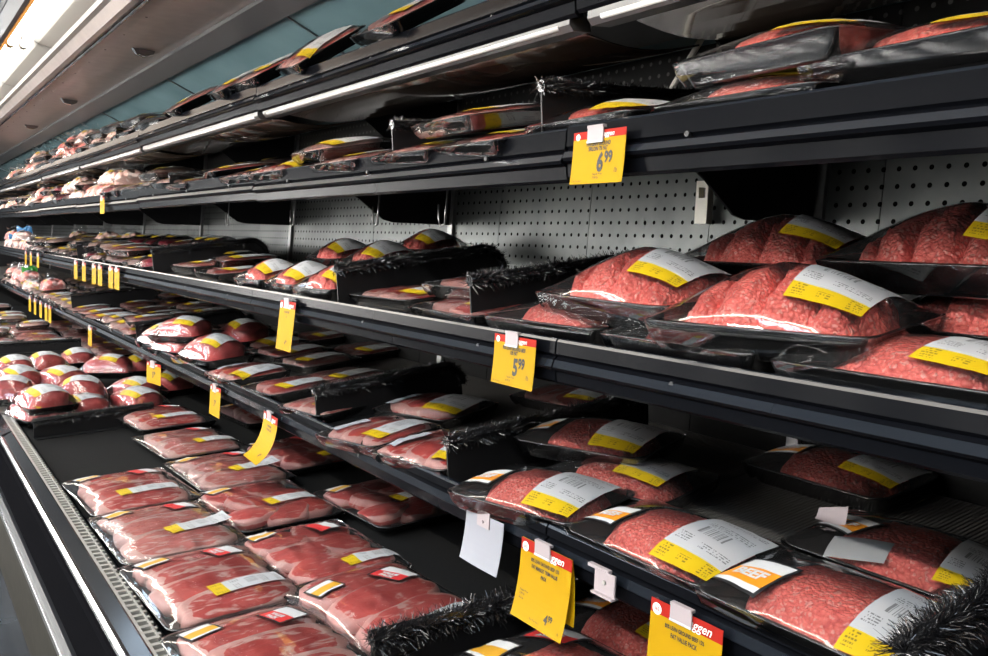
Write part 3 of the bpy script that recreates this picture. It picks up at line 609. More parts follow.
GRP = {}
PLACES = json.loads(r'''[["G", 0, "S3", 1.018, 0.839, -0.003, 0, "flat ground beef tray pinned underneath the big tilted lobed pack on the middle shelf", 0, 1],
["B", 0, "S3", 1.034, 0.721, 0.026, 8, "big lobed ground beef pack tilted on two flat trays, bright window reflections in its film", 0, 1],
["B", 1, "S3", 1.055, 1.013, 0.04, -4, "lobed ground beef pack stacked just past the tilted one, beside the brush divider", 0, 1],
["G", 1, "S3", 1.017, 1.151, 0.002, 2, "flat ground beef tray half hidden under the lobed pack beside the brush divider", 0, 1],
["G", 2, "S3", 1.008, 0.512, -0.005, 0, "flat ground beef tray at the front of the middle shelf, nothing stacked on it", 0, 1],
["B", 2, "S3", 1.265, 0.522, 0.006, 0, "lobed ground beef pack behind the flat front tray, another pack resting on top", 0, 1],
["B", 3, "S3", 1.245, 0.586, 0.098, 0, "wide lobed ground beef pack topping the rear stack at the near end of middle shelf", 0, 1],
["B", 4, "S3", 1.285, 0.913, 0.084, 0, "lobed ground beef pack in the rear row below the white wall latch", 0, 1],
["C", 0, "S3", 1.053, 1.794, 0.005, 4, "flat red meat tray between two middle shelf brush dividers, alone against the farther one", 0, 1],
["C", 1, "S3", 1.023, 1.454, 0.002, -3, "meat tray at the very front between two middle shelf dividers, a second tray on it", 0, 1],
["C", 2, "S3", 1.093, 1.516, 0.041, 0, "small meat tray stacked on another against the near middle shelf brush divider", 0, 1],
["L", 0, "S3", 1.009, 2.113, -0.021, 6, "small lobed beef pack pressed against the far side of the curved middle shelf divider", 0, 1],
["L", 1, "S3", 1.01, 2.336, -0.014, 0, "small lobed beef pack, second from the curved middle shelf divider in the front row", 0, 1],
["L", 2, "S3", 1.01, 2.598, -0.004, 3, "small lobed beef pack, third from the curved middle shelf divider in the front row", 0, 1],
["L", 1, "S3", 1.195, 2.219, 0.051, 0, "small lobed beef pack in the second row touching the long brush of the curved divider", 0, 1],
["L", 2, "S3", 1.195, 2.475, 0.054, 0, "small lobed beef pack in the second row behind the pack with the slanted label", 0, 1],
["L", 0, "S3", 1.395, 2.285, 0.073, 0, "lone red beef pack peeking over the long brush at the perforated wall", 0, 1],
["C", 1, "S3", 1.043, 3.057, 0.006, 0, "flat pale tray just short of the small lobed packs on the middle shelf front row", 0, 1],
["C", 3, "S3", 1.063, 3.449, 0.014, 3, "flat pale tray next to the second curved divider on the middle shelf front row", 0, 1],
["C", 0, "S3", 1.132, 3.216, 0.04, -8, "flat tray resting across two others near the second curved divider on middle shelf", 0, 1],
["G", 3, "S4", 0.996, 0.6, 0, 0, "ground beef tray at the lip touching the shaggy brush divider, orange sticker in its corner", 0, 1],
["G", 7, "S4", 1.214, 0.619, 0, 0, "torn-film ground beef tray in the second row beside the shaggy brush divider", 0, 1],
["G", 4, "S4", 1.479, 0.904, 0, -1, "ground beef tray alone at the back of the lower shelf on the ribbed mat", 0, 1],
["G", 5, "S4", 1.003, 0.88, 0, 0, "ground beef tray at the lip above the empty plastic tag clip on the rail", 0, 1],
["G", 6, "S4", 0.984, 1.186, 0, 12, "ground beef tray at the lip above the blank white card", 0, 1],
["G", 1, "S4", 1.165, 1.15, 0, 10, "ground beef tray under another one beside the straight brush divider of the lower shelf", 0, 1],
["G", 8, "S4", 1.195, 1.266, 0.045, 17, "ground beef tray stacked askew on another tray beside the lower shelf brush divider", 0, 1],
["C", 0, "S4", 1.156, 0.407, 0, 0, "meat tray cut by the picture edge, on the near side of the shaggy brush divider", 0, 1],
["C", 4, "S4", 1.005, 1.563, 0, 10, "crumpled steak tray jammed against the far side of the straight lower shelf divider", 0, 0.92],
["C", 5, "S4", 0.975, 1.807, 0, 14, "small beef tray at the lip on the near side of the curved lower shelf divider", 0, 0.8],
["C", 6, "S4", 1.205, 1.918, 0, 16, "beef tray in the second row between the two lower shelf dividers, on bare mat", 0, 1],
["C", 2, "S4", 1.544, 1.761, 0, 8, "beef tray far back on the lower shelf, partly covered by the 5.99 price tag", 0, 1],
["C", 7, "S4", 1.015, 2.158, 0, 10, "pale marbled tray at the lip touching the far side of the curved lower shelf divider", 0, 0.8],
["C", 1, "S4", 1.023, 2.487, 0, 6, "beef tray at the lip, second beyond the curved lower shelf divider", 0, 0.8],
["C", 3, "S4", 1.214, 2.472, 0, 8, "pink tray in the second row half covered by the curved divider brush", 0, 1],
["C", 8, "S4", 1.243, 2.795, 0.01, 8, "dark-rimmed beef tray below the hanging tag, middle of the lower shelf", 0, 1],
["C", 0, "S4", 1.505, 2.911, 0, 0, "beef tray with black rim under the middle shelf rail, third row before the curved brush", 0, 1],
["C", 4, "S4", 1.003, 2.8, 0, 4, "beef tray at the lip, third beyond the curved lower shelf divider", 0, 0.8],
["C", 5, "S4", 1.012, 3.206, 0.0, 6, "beef tray at the lip just short of the piled roasts", 0, 1],
["C", 6, "S4", 1.299, 3.36, 0, 6, "beef tray in the second row behind the trays at the lip, its film sagging", 0, 1],
["C", 2, "S4", 1.233, 3.005, 0.02, 6, "beef tray overlapping its neighbour near the hanging tag on the lower shelf", 0, 1],
["C", 1, "S4", 1.532, 3.374, 0, 0, "beef tray in the third row behind the hanging yellow tag", 0, 1],
["C", 7, "S4", 1.279, 3.732, 0.03, 4, "thin beef tray lying behind the piled roasts", 0, 1],
["R", 0, "S4", 0.999, 3.512, 0.06, 30, "large roast lying on top of the roast pile on the lower shelf", 0, 1],
["R", 1, "S4", 0.998, 3.784, 0.0, 10, "bare-ended round roast at the lip nearest the next brush divider", 0, 1],
["R", 2, "S4", 0.995, 3.537, 0.0, 12, "roast with tall white label at the lip under the roast pile", 0, 1],
["R", 3, "S4", 0.993, 3.122, 0.02, 10, "roast bulging over the lip beside the first beef tray", 0, 1],
["R", 1, "S4", 1.222, 3.456, 0.02, 12, "flat roast with yellow label corner behind the bulging roast", 0, 1],
["K", 0, "D", 0.533, 1.335, 0, 2, "steak tray at the near end of the air grille, large thick strips", 0, 1],
["K", 1, "D", 0.543, 1.71, 0, 2, "tray of four layered steaks beside the air grille, red and gold stickers", 0, 1],
["K", 2, "D", 0.546, 2.068, 0.004, 1, "steak tray beside the grille with broad white glare across loose film", 0, 1],
["K", 3, "D", 0.549, 2.445, 0.004, 3, "steak tray beside the grille bordering the empty black deck", 0, 1],
["K", 4, "D", 0.782, 1.407, 0.004, 3, "tray of three thick fat-edged steaks beside the deck brush divider", 0, 1],
["K", 5, "D", 0.791, 1.739, 0, 1, "tray of round overlapping steaks in the second deck row", 0, 1],
["K", 6, "D", 0.822, 2.143, 0, 2, "half shaded tray of red slices in the second deck row", 0, 1],
["K", 2, "D", 0.845, 2.516, 0, 2, "steak tray below the curled yellow tag, its label bent up", 0, 1],
["K", 7, "D", 0.847, 2.925, 0, 4, "steak tray in second deck row with a small red sticker, before the curled tag", 0, 1],
["K", 3, "D", 0.859, 3.334, 0.01, 6, "steak tray at the far end of the empty deck, next to the roasts", 0, 1],
["K", 6, "D", 1.112, 1.989, 0, 4, "dark steak tray deep in the shade under the lower shelf", 0, 1],
["K", 5, "D", 1.109, 2.6, 0, 4, "shaded steak tray under the lower shelf behind the curled yellow tag", 0, 1],
["K", 0, "D", 1.231, 3.273, 0, 4, "pink steak tray under the lower shelf rail between two hanging yellow tags", 0, 1],
["G", 9, "D", 0.883, 0.96, 0, 2, "large ground beef tray with red value sticker just past the deck brush divider", 0, 1.2],
["G", 4, "D", 1.119, 1.052, 0, 4, "ground beef tray with orange sticker, below the plastic tag clip", 0, 1],
["R", 0, "D", 0.503, 3.676, 0.045, 10, "small roast with its label on the lip side of the roast heap", 0, 1],
["R", 1, "D", 0.657, 3.78, 0.045, -8, "roast with square white label in the middle of the roast heap", 0, 1],
["R", 2, "D", 0.648, 3.709, 0.0, 5, "roast at the brush edge of the heap, small label", 0, 1],
["R", 3, "D", 0.488, 3.671, 0.0, 15, "roast at the brush edge of the heap touching the grille", 0, 1],
["R", 0, "D", 0.912, 3.961, 0.0, 20, "long roast with a flat label at the back of the roast heap", 0, 1],
["R", 1, "D", 0.883, 4.37, 0.045, 60, "round roast standing tallest at the back of the roast heap", 0, 1],
["R", 2, "D", 1.038, 4.388, 0.045, 0, "roast under the lower shelf rail behind the tall round one", 0, 1],
["R", 3, "D", 1.076, 4.04, 0.0, 10, "roast farthest in beneath the hanging tag beside the roast heap", 0, 1],
["R", 0, "D", 0.867, 5.108, 0.0, -5, "roast with big square label at the far edge of the heap", 0, 1],
["R", 1, "D", 0.689, 4.961, 0.0, 8, "roast lying between two labelled roasts at the far edge of the heap", 0, 1],
["R", 2, "D", 0.547, 4.965, 0.0, 0, "roast by the grille at the far edge of the heap", 0, 1],
["R", 3, "D", 0.472, 4.221, 0.045, 12, "roast by the grille with a long white label, middle of heap", 0, 1],
["R", 0, "D", 0.64, 4.152, 0.045, 20, "roast with a narrow label in the centre of the heap", 0, 1],
["R", 1, "D", 0.42, 3.921, 0.045, -10, "roast pressed on the grille, label half off the picture", 0, 1],
["R", 2, "D", 0.854, 3.705, 0.0, 15, "roast at the brush edge of the heap, last before the steak tray", 0, 1],
["G", 2, "S2", 1.03, 0.525, 0.03, -6, "ground beef tray at the near end of the second shelf, cut by the picture edge", 0, 1],
["G", 0, "S2", 1.03, 0.738, 0.062, -8, "upper tray of the tilted ground beef pair on the second shelf", 0, 1],
["G", 1, "S2", 1.02, 0.766, 0, -4, "lower tray of the ground beef pair on the second shelf", 0, 1],
["G", 5, "S2", 1.02, 1.072, 0, -6, "ground beef tray directly above the 6.99 price tag, beside the brush divider", 0, 1],
["C", 1, "S2", 1.0, 1.356, 0, -6, "meat tray under a stacked one just past the 6.99 tag, yellow label", 7, 1],
["C", 0, "S2", 1.0, 1.608, 0, -3, "meat tray touching the far brush divider of the second shelf", 7, 1],
["C", 2, "S2", 1.0, 1.44, 0.052, -8, "meat tray bridging two trays on the second shelf beside a brush divider", 7, 1],
["C", 3, "S2", 1.0, 1.941, 0, -3, "meat tray just past the second shelf brush divider, lower of two", 7, 1],
["C", 6, "S2", 1.02, 2.139, 0.04, -8, "meat tray stacked at a tilt past the second shelf brush divider", 7, 1],
["C", 4, "S2", 1.0, 2.394, 0, 0, "white film meat tray before the joint of the second shelf rail", 7, 1],
["C", 5, "S2", 1.03, 3.0, 0.03, -12, "meat tray tipped up above the second joint of the second shelf rail", 7, 1],
["C", 7, "S2", 1.0, 2.65, 0, 0, "flat meat tray lying at the second joint of the second shelf rail", 7, 1],
["C", 8, "S2", 1.0, 3.303, 0, 0, "bright labelled meat tray just past the second joint of the second shelf rail", 7, 1],
["C", 1, "S1", 0.99, 1.732, 0.052, -10, "meat tray standing up on the top shelf, closest to the near end", 24, 1],
["C", 4, "S1", 0.99, 2.217, 0.052, -14, "red and yellow labelled tray tipped up on the top shelf below the mirror seam", 28, 1],
["C", 0, "S1", 0.99, 2.582, 0.052, -5, "flat dark tray lying on the top shelf past the tipped red one", 24, 1],
["C", 5, "S1", 0.99, 2.831, 0.052, -12, "yellow labelled tray on the top shelf in front of the mirror", 24, 1],
["C", 7, "S1", 0.99, 3.372, 0.052, -8, "dark brown tray on the top shelf beside the yellow labelled tray", 24, 1]]''')
for kind, var, s, x, y, base, rz, label, extra, sy in PLACES:
    place((kind, var), shelf_matrix(s, x, y, max(0, base), rz, extra) @ Matrix.Diagonal((1, sy, 1, 1) if sy <= 1 else (sy, sy, 1.25, 1)), label, None)

# ------------------------------------------------------------------ rows that fade into the distance
ORD = 'first second third fourth fifth sixth seventh eighth ninth tenth eleventh twelfth thirteenth fourteenth fifteenth sixteenth seventeenth eighteenth nineteenth twentieth'.split()
LOOK = {('F', 0): 'pale poultry tray', ('F', 1): 'pink meat tray', ('F', 2): 'dark red meat tray', ('F', 3): 'brown smoked meat tray', ('F', 4): 'red meat tray', ('F', 5): 'pale film-wrapped tray',
        ('Q', 0): 'white crinkled meat bag', ('Q', 1): 'blue-topped meat bag', ('Q', 2): 'green-topped meat bag', ('Q', 3): 'clear crinkled meat bag', ('C', 3): 'pink cut tray', ('C', 7): 'flat pink tray', ('C', 5): 'marbled beef tray', ('K', 7): 'large pink tray', ('K', 2): 'large glossy pink tray', ('K', 6): 'large red slice tray', ('R', 0): 'roast pack', ('R', 1): 'roast pack'}
def fill(s, y0, y1, xs, kinds, step, where, rowname, stack=.25, seed=1, tiltr=6):
    r = random.Random(seed); y = y0; i = 0
    while y < y1 and i < 20:
        k = r.choice(kinds)(y) if callable(kinds[0]) else r.choice(kinds)
        st = step * (1.42 if k[0] == 'K' else 1.0) * r.uniform(.94, 1.08)
        x = xs + r.uniform(-.012, .012)
        place(k, shelf_matrix(s, x, y + st / 2, 0, r.uniform(-tiltr, tiltr), r.uniform(-1, 2)), '%s, %s %s, %s' % (LOOK[k], ORD[i], where, rowname), '%s %s' % (rowname, where))
        if r.random() < stack:
            k2 = r.choice(kinds)
            if k2[0] == 'K': k2 = ('F', 1)
            h = {'F': .058, 'C': .05, 'Q': .07, 'K': .046, 'R': .085}[k[0]]
            place(k2, shelf_matrix(s, x + r.uniform(.0, .03), y + st / 2 + r.uniform(-.03, .03), h, r.uniform(-14, 14), r.uniform(-2, 5)), '%s atop the %s %s, %s' % (LOOK[k2], ORD[i], where, rowname), '%s %s' % (rowname, where))
        y += st; i += 1
fill('S1', 3.62, 4.5, 1.01, [('F', 3), ('F', 1), ('F', 2)], .25, 'past the last labelled tray', 'top shelf', .4, 3)
fill('S1', 4.62, 6.4, 1.01, [('Q', 0), ('Q', 3), ('F', 5)], .2, 'past the mirror seam', 'top shelf', .5, 4)
fill('S1', 6.5, 9.0, 1.01, [('Q', 0), ('Q', 3), ('F', 0)], .22, 'toward the far end', 'top shelf', .3, 5)
fill('S2', 3.48, 4.45, 1.0, [('F', 3), ('F', 5), ('F', 1)], .25, 'short of the small tag', 'second shelf', .6, 6)
fill('S2', 4.5, 6.4, 1.0, [('Q', 0), ('Q', 3), ('F', 2), ('F', 5)], .21, 'past the small tag', 'second shelf', .6, 7)
fill('S2', 6.5, 9.3, 1.0, [('Q', 0), ('Q', 3), ('F', 0)], .23, 'toward the far end', 'second shelf', .3, 8)
fill('S2', 3.1, 5.2, 1.24, [('F', 3), ('F', 5), ('F', 2)], .27, 'along the wall', 'second shelf rear row', .5, 9)
fill('S3', 3.84, 5.3, 1.02, [('F', 2), ('F', 5), ('C', 3), ('F', 1)], .26, 'past the second curved divider', 'middle shelf front row', .7, 10)
fill('S3', 3.55, 5.3, 1.26, [('F', 2), ('F', 2), ('F', 4)], .26, 'past the second curved divider', 'middle shelf rear row', .8, 11)
fill('S3', 5.55, 7.6, 1.02, [('F', 0), ('F', 5), ('F', 1), ('F', 3)], .26, 'past the third divider', 'middle shelf front row', .8, 12)
fill('S3', 5.55, 7.6, 1.27, [('F', 1), ('F', 5), ('Q', 0)], .26, 'past the third divider', 'middle shelf rear row', .8, 13)
fill('S3', 7.7, 9.2, 1.02, [('Q', 0), ('Q', 3), ('Q', 1)], .24, 'toward the far end', 'middle shelf', .3, 14)
fill('S4', 4.14, 5.5, 1.015, [('C', 3), ('C', 7), ('F', 1), ('C', 5)], .27, 'past the roast pile divider', 'lower shelf front row', .25, 15)
fill('S4', 4.2, 5.5, 1.245, [('C', 3), ('C', 7), ('F', 4)], .27, 'past the roast pile divider', 'lower shelf second row', .3, 16)
fill('S4', 4.35, 5.5, 1.47, [('C', 7), ('F', 1), ('C', 5)], .27, 'past the roast pile divider', 'lower shelf third row', .3, 17)
fill('S4', 5.75, 7.4, 1.0, [('F', 0), ('F', 5), ('Q', 3)], .26, 'past the tall black panel', 'lower shelf front row', .6, 18)
fill('S4', 5.8, 7.4, 1.23, [('F', 0), ('F', 1), ('F', 5)], .27, 'past the tall black panel', 'lower shelf second row', .6, 19)
fill('S4', 7.5, 9.2, 1.0, [('Q', 2), ('Q', 0), ('Q', 3), ('F', 0)], .25, 'toward the far end', 'lower shelf', .4, 20)
fill('D', 5.9, 7.0, .55, [('K', 7), ('K', 2)], .24, 'past the far deck brush', 'deck grille row', .3, 21)
fill('D', 5.9, 7.0, .84, [('K', 7), ('K', 6)], .24, 'past the far deck brush', 'deck second row', .2, 22)
fill('D', 5.2, 7.0, 1.13, [('K', 7), ('K', 2)], .24, 'past the far deck brush', 'deck third row', .2, 23)
fill('D', 7.05, 9.6, .52, [('Q', 3), ('Q', 1), ('Q', 0), ('F', 0)], .24, 'toward the far end', 'deck grille row', .4, 24)
fill('D', 7.05, 9.6, .76, [('Q', 3), ('F', 0), ('F', 1)], .24, 'toward the far end', 'deck second row', .4, 25)

# ------------------------------------------------------------------ brush dividers
def brush_mesh(path, rad, n, seed, name='brush'):
    r = random.Random(seed); b = MB()
    segs = [(Vector(path[i]), Vector(path[i + 1])) for i in range(len(path) - 1)]; Ls = [(q - p).length for p, q in segs]; tot = sum(Ls)
    for i in range(int(n * 2.2)):
        d = r.random() * tot; k = 0
        while d > Ls[k] and k < len(Ls) - 1: d -= Ls[k]; k += 1
        p, q = segs[k]; t = (q - p).normalized(); c = p.lerp(q, d / Ls[k])
        up = Vector((0, 1, 0)).cross(t); up = -up if up.z < 0 and abs(up.z) > .3 else up
        side = Vector((0, 1, 0))
        a = r.uniform(-2.2, 2.2); dr = (up * math.cos(a) + side * math.sin(a) + t * r.uniform(-.5, .5)).normalized()
        ln = rad * r.uniform(.6, 1.05); w = dr.cross(Vector((r.uniform(-1, 1), r.uniform(-1, 1), r.uniform(-1, 1)))).normalized() * r.uniform(.0004, .0010)
        bend = Vector((r.uniform(-1, 1), r.uniform(-1, 1), r.uniform(-1, .4))) * ln * .45
        c0 = c - up * rad * .15; c1 = c0 + dr * ln * .55; c2 = c0 + dr * ln + bend; bi = len(b.v)
        for v in (c0 - w, c0 + w, c1 - w, c1 + w, c2 - w * .4, c2 + w * .4): b.v.append(tuple(v))
        b.face([bi, bi + 1, bi + 3, bi + 2]); b.face([bi + 2, bi + 3, bi + 5, bi + 4])
    # the twisted core the bristles grow from
    b.tube(path, rad * .5, 8)
    return b.mesh(name, ['bristle'], False)
def divider_meshes(length, h0, h1, rad, n, seed, curl=True):
    top = [(0, 0, h0)]
    rc = h1 * .62
    for k in range(1, 5): top.append((length * .92 * k / 4 - (rc if curl else 0) * k / 4, 0, h0 + (h1 - h0) * k / 4))
    if curl:
        cx, cz = top[-1][0], h1 - rc
        for k in range(1, 6):
            a = PI / 2 - PI / 2 * k / 5; top.append((cx + rc * math.cos(a), 0, cz + rc * math.sin(a)))
    prof = [(0.0, 0.0)] + [(p[0], p[2]) for p in top] + [(top[-1][0], 0.0)]
    b = MB(); b.prism(prof, -.002, .002)
    foot = MB(); foot.box(.0, top[-1][0], -.035, .002, .0, .003)
    path = [(p[0], 0, p[2] + (rad * .5 if i < 6 else rad * .35)) for i, p in enumerate(top)]
    return b.mesh('panel', ['black'], False), foot.mesh('foot', ['black'], False), brush_mesh(path, rad, n, seed)
def divider(s, x, y, length, h0, h1, rad, n, label, seed, rz=0, curl=True, base=0.):
    p, f, br = divider_meshes(length, h0, h1, rad, n, seed, curl)
    r = empty('shelf_divider'); r.matrix_world = shelf_matrix(s, x, y, base, rz)
    tag(r, label, 'divider', 'brush topped dividers')
    for nm, me in (('panel', p), ('foot', f), ('brush', br)):
        o = bpy.data.objects.new(nm, me); o.parent = r; COL.objects.link(o)
divider('S3', .925, 1.95, .56, .085, .105, .024, 3600, 'curved black brush divider on the middle shelf beside the small lobed packs', 1)
divider('S3', .925, 1.355, .56, .085, .10, .024, 3200, 'black brush divider on the middle shelf beside the stacked big lobed packs', 2)
divider('S3', .925, 3.74, .54, .085, .105, .024, 2400, 'black brush divider on the middle shelf between pale trays and dark red cuts', 3)
divider('S3', .925, 5.45, .54, .085, .10, .024, 1200, 'third black brush divider along the middle shelf, far past the yellow tags', 4)
divider('S4', .925, 2.06, .50, .08, .09, .024, 3400, 'curved black brush divider on the lower shelf facing bare mat', 5)
divider('S4', .925, 1.415, .62, .08, .085, .024, 3400, 'straight black brush divider on the lower shelf behind the stacked ground beef trays', 6, curl=False)
divider('S4', .87, .435, .62, .075, .085, .028, 5200, 'shaggy black brush divider at the near end of the lower shelf', 7, curl=False)
divider('S4', .925, 4.02, .54, .07, .09, .024, 1600, 'black brush divider on the lower shelf at the far side of the roast pile', 8)
divider('S4', .925, 5.62, .56, .10, .11, .02, 1200, 'tall black divider on the lower shelf below the cluster of yellow tags', 9)
divider('D', .43, 3.38, .46, .05, .06, .022, 2200, 'low black brush divider on the deck between empty pan and roast heap', 10, rz=6, curl=False)
divider('D', .66, 1.225, .60, .055, .06, .03, 4200, 'bushy black brush divider on the deck beneath the folded yellow tag', 11, rz=-3, curl=False)
divider('D', .43, 5.80, .62, .05, .05, .022, 1500, 'black brush divider on the deck at the far edge of the roast heap', 12, rz=-3, curl=False)
divider('S2', .93, 1.17, .50, .09, .095, .022, 3000, 'black brush divider on the second shelf just above the 6.99 tag', 13, curl=False)
divider('S2', .93, 1.70, .50, .075, .08, .022, 2400, 'black brush divider on the second shelf between two groups of trays', 14, curl=False)
divider('S2', .93, 3.52, .50, .05, .06, .022, 1400, 'black brush divider on the second shelf by the small far packs', 15, curl=False)
divider('S1', .95, 4.55, .45, .06, .06, .022, 1200, 'black brush divider on the top shelf between brown trays and white bags', 16, curl=False)

# ------------------------------------------------------------------ shelves, one per module
JOINT0, PITCH, NMOD = -.35, 1.42, 9
RAILP = {  # (x offset from the front, z offset from the lip)
    'S3': [(.016, -.002), (.010, .001), (.003, 0), (0, -.004), (-.001, -.024), (.004, -.029), (-.003, -.034), (-.007, -.046), (-.004, -.050), (.002, -.054), (.004, -.070), (.010, -.0745), (.022, -.073), (.022, -.012)],
    'S2': [(.016, -.002), (.010, .001), (.003, 0), (0, -.004), (-.001, -.034), (.004, -.038), (-.004, -.043), (-.009, -.053), (-.006, -.058), (.003, -.062), (.006, -.082), (.012, -.087), (.024, -.085), (.024, -.012)]}
RAILP['S4'] = [(.016, -.002), (.010, .001), (.003, 0), (0, -.004), (-.001, -.018), (.004, -.023), (-.002, -.027), (-.004, -.042), (.001, -.046), (.004, -.066), (.010, -.0715), (.022, -.070), (.022, -.012)]
RAILP['S1'] = [(.016, -.002), (.010, .001), (.003, 0), (0, -.004), (-.001, -.028), (.004, -.032), (-.006, -.036), (-.010, -.044), (-.006, -.048), (.004, -.052), (.006, -.070), (.012, -.075), (.024, -.073), (.024, -.012)]
NAMES = {'S1': 'top shelf', 'S2': 'second shelf', 'S3': 'middle shelf', 'S4': 'lower shelf'}
DEPTH = {'S1': .705, 'S2': .70, 'S3': .685, 'S4': .672}
for s in ('S1', 'S2', 'S3', 'S4'):
    z0, x0, t = SH[s]; tt = math.tan(math.radians(t)); lip = LIP[s]; dp = DEPTH[s]
    for k in range(NMOD):
        ya, yb = JOINT0 + k * PITCH + .002, JOINT0 + (k + 1) * PITCH - .002
        r = empty('shelf', (x0, ya, z0)); off = (-x0, -ya, -z0)
        tag(r, 'black steel shelf section with tag rail, %s of the run on the %s' % (ORD[k], NAMES[s]), 'shelf', 'shelf sections')
        jz = .004 if (k % 2 and s in ('S1', 'S2')) else 0
        def mv(b): b.v = [(x + off[0], y + off[1], z + off[2]) for x, y, z in b.v]; return b
        b = MB(); b.prism([(x0 + .012, z0), (x0 + dp, z0 + tt * (dp)), (x0 + dp, z0 + tt * dp - .012), (x0 + .012, z0 - .012)], ya, yb)
        mv(b).build('shelf_pan', 'mat' if s in ('S3', 'S4') else 'blackmetal', r)
        b = MB(); b.prism([(x0 + x, lip + z - jz) for x, z in RAILP[s]], ya, yb); 
        for q in (0, 1, 2, 6): b.m[q] = 1
        rail = mv(b).build('tag_rail', ['rail', 'railglint'], r)
        # small bolts in the rail
        for q in range(3):
            yy = ya + .22 + q * .47
            if k < 4:
                b = MB(); b.tube([(x0 - .004, yy, lip - .036 - jz), (x0 + .002, yy, lip - .036 - jz)], .0042, 8); mv(b).build('bolt', 'blackprint', rail)
        # bracket plate under the shelf at the module joint
        zb = z0 - .012
        b = MB(); prof = [(x0 + .26, zb + tt * .26), (x0 + dp, zb + tt * dp), (x0 + dp, zb - .084), (x0 + .47, zb - .087), (x0 + .435, zb - .080), (x0 + .345, zb - .018)]
        b.prism(prof, ya + .004, ya + .010); mv(b).build('bracket', 'blackmetal', r)
        if s in ('S1', 'S2'):
            # lamp housing slung under the front edge
            zl = lip - .075 - (.012 if s == 'S2' else 0)
            if s == 'S1':
                b = MB(); b.prism([(x0 + .012, zl + .004), (x0 + .055, zl + .006), (x0 + .060, zl - .016), (x0 + .022, zl - .021), (x0 + .012, zl - .012)], ya + .02, yb - .02); mv(b).build('lamp_housing', 'housing', r)
                b = MB(); b.tube([(x0 + .016, ya + .05, zl - .012), (x0 + .016, yb - .05, zl - .012)], .005, 10); mv(b).build('lamp_cover', 'lens', r, True)
                # bowed dark deflector behind the lamp
                b = MB()
                P_ = []
                for q in range(9):
                    a = q / 8; P_.append((x0 + .07 + .30 * a, zl - .008 + .03 * a - .020 * math.sin(a * PI)))
                P_ = P_ + [(x, z + .004) for x, z in P_[::-1]]
                b.prism(P_, ya + .06, yb - .06); mv(b).build('deflector', 'deflector', r, True)

# ------------------------------------------------------------------ the case itself
case = empty('meat_display_case', (.4, 0, 0))
tag(case, 'long open black multi-deck refrigerated meat case with lit canopy and sloping deck', 'display case')
def cpart(b, name, mat, smooth=False):
    b.v = [(x - .4, y, z) for x, y, z in b.v]; return b.build(name, mat, case, smooth)
Y0, Y1 = -1.2, Y_END
ztop = .635
tt = math.tan(math.radians(2))
b = MB(); b.prism([(.40, .615), (1.5, .615 + tt * 1.1), (1.5, .55), (.40, .55)], Y0, Y1); cpart(b, 'deck_pan', 'pan')
# honeycomb air grille: cross bars between two side strips
b = MB(); gx0, gx1, gz = .366, .402, .638
for (a0, a1) in ((gx0, gx0 + .007), (gx0 + .024, gx0 + .028), (gx1 - .002, gx1)): b.box(a0, a1, Y0, Y1, gz - .012, gz)
b.box(gx1 - .002, gx1, Y0, Y1, .61, gz)
yy = Y0
while yy < 7.0:
    b.prism([(gx0, gz - .0006), (gx0 + .026, gz - .0006), (gx0 + .026, gz - .011), (gx0, gz - .011)], yy, yy + .010)
    b.prism([(gx0 + .026, gz - .0008), (gx1, gz - .0008), (gx1, gz - .011), (gx0 + .026, gz - .011)], yy + .0135, yy + .0235); yy += .027
cpart(b, 'air_grille', 'grille')
b = MB(); b.prism([(gx0 + .001, gz), (gx0 - .003, gz + .002), (.336, .626), (.330, .622), (.345, .60), (gx0 + .001, .60)], Y0, Y1); cpart(b, 'front_rail', 'darkchrome')
b = MB(); b.prism([(.338, .627), (.331, .627), (.326, .620), (.326, .611), (.332, .606), (.340, .606)], Y0, Y1); cpart(b, 'bead', 'chrome')
b = MB(); b.prism([(.345, .606), (.334, .604), (.335, .575), (.329, .570), (.327, .44), (.345, .44)], Y0, Y1); cpart(b, 'front_panel', 'frontblack')
b = MB(); b.prism([(.345, .445), (.318, .445), (.308, .438), (.303, .425), (.304, .41), (.312, .398), (.345, .395)], Y0, Y1); cpart(b, 'bumper', 'bumper')
b = MB(); b.prism([(.315, .44), (.309, .4385), (.3035, .427), (.3035, .420), (.311, .427)], Y0, Y1); cpart(b, 'bumper_trim', 'chrome')
b = MB(); b.prism([(.36, .40), (.318, .398), (.325, .20), (.365, .12), (.365, .0), (.45, 0), (.45, .40)], Y0, Y1); cpart(b, 'kick_plate', 'kick')
# joint cover on the rail
for yj in (3.42, 5.9):
    b = MB(); b.prism([(gx0 + .001, gz + .001), (gx0 - .003, gz + .004), (.334, .630), (.323, .621), (.323, .604), (gx0, .604)], yj, yj + .05); cpart(b, 'rail_joint_cover', 'darkchrome')
# perforated rear wall, one sheet after another
WX = lambda z: 1.575 + .05 * (z - .9)
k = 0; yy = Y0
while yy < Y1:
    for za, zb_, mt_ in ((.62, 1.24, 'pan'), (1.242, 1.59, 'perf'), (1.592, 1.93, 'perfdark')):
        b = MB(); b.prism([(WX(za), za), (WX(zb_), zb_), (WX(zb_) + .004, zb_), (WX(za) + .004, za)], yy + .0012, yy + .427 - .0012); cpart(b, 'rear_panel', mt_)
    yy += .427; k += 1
b = MB(); b.box(1.66, 1.68, Y0, Y1, .0, 2.2); cpart(b, 'back_shell', 'blackmetal')
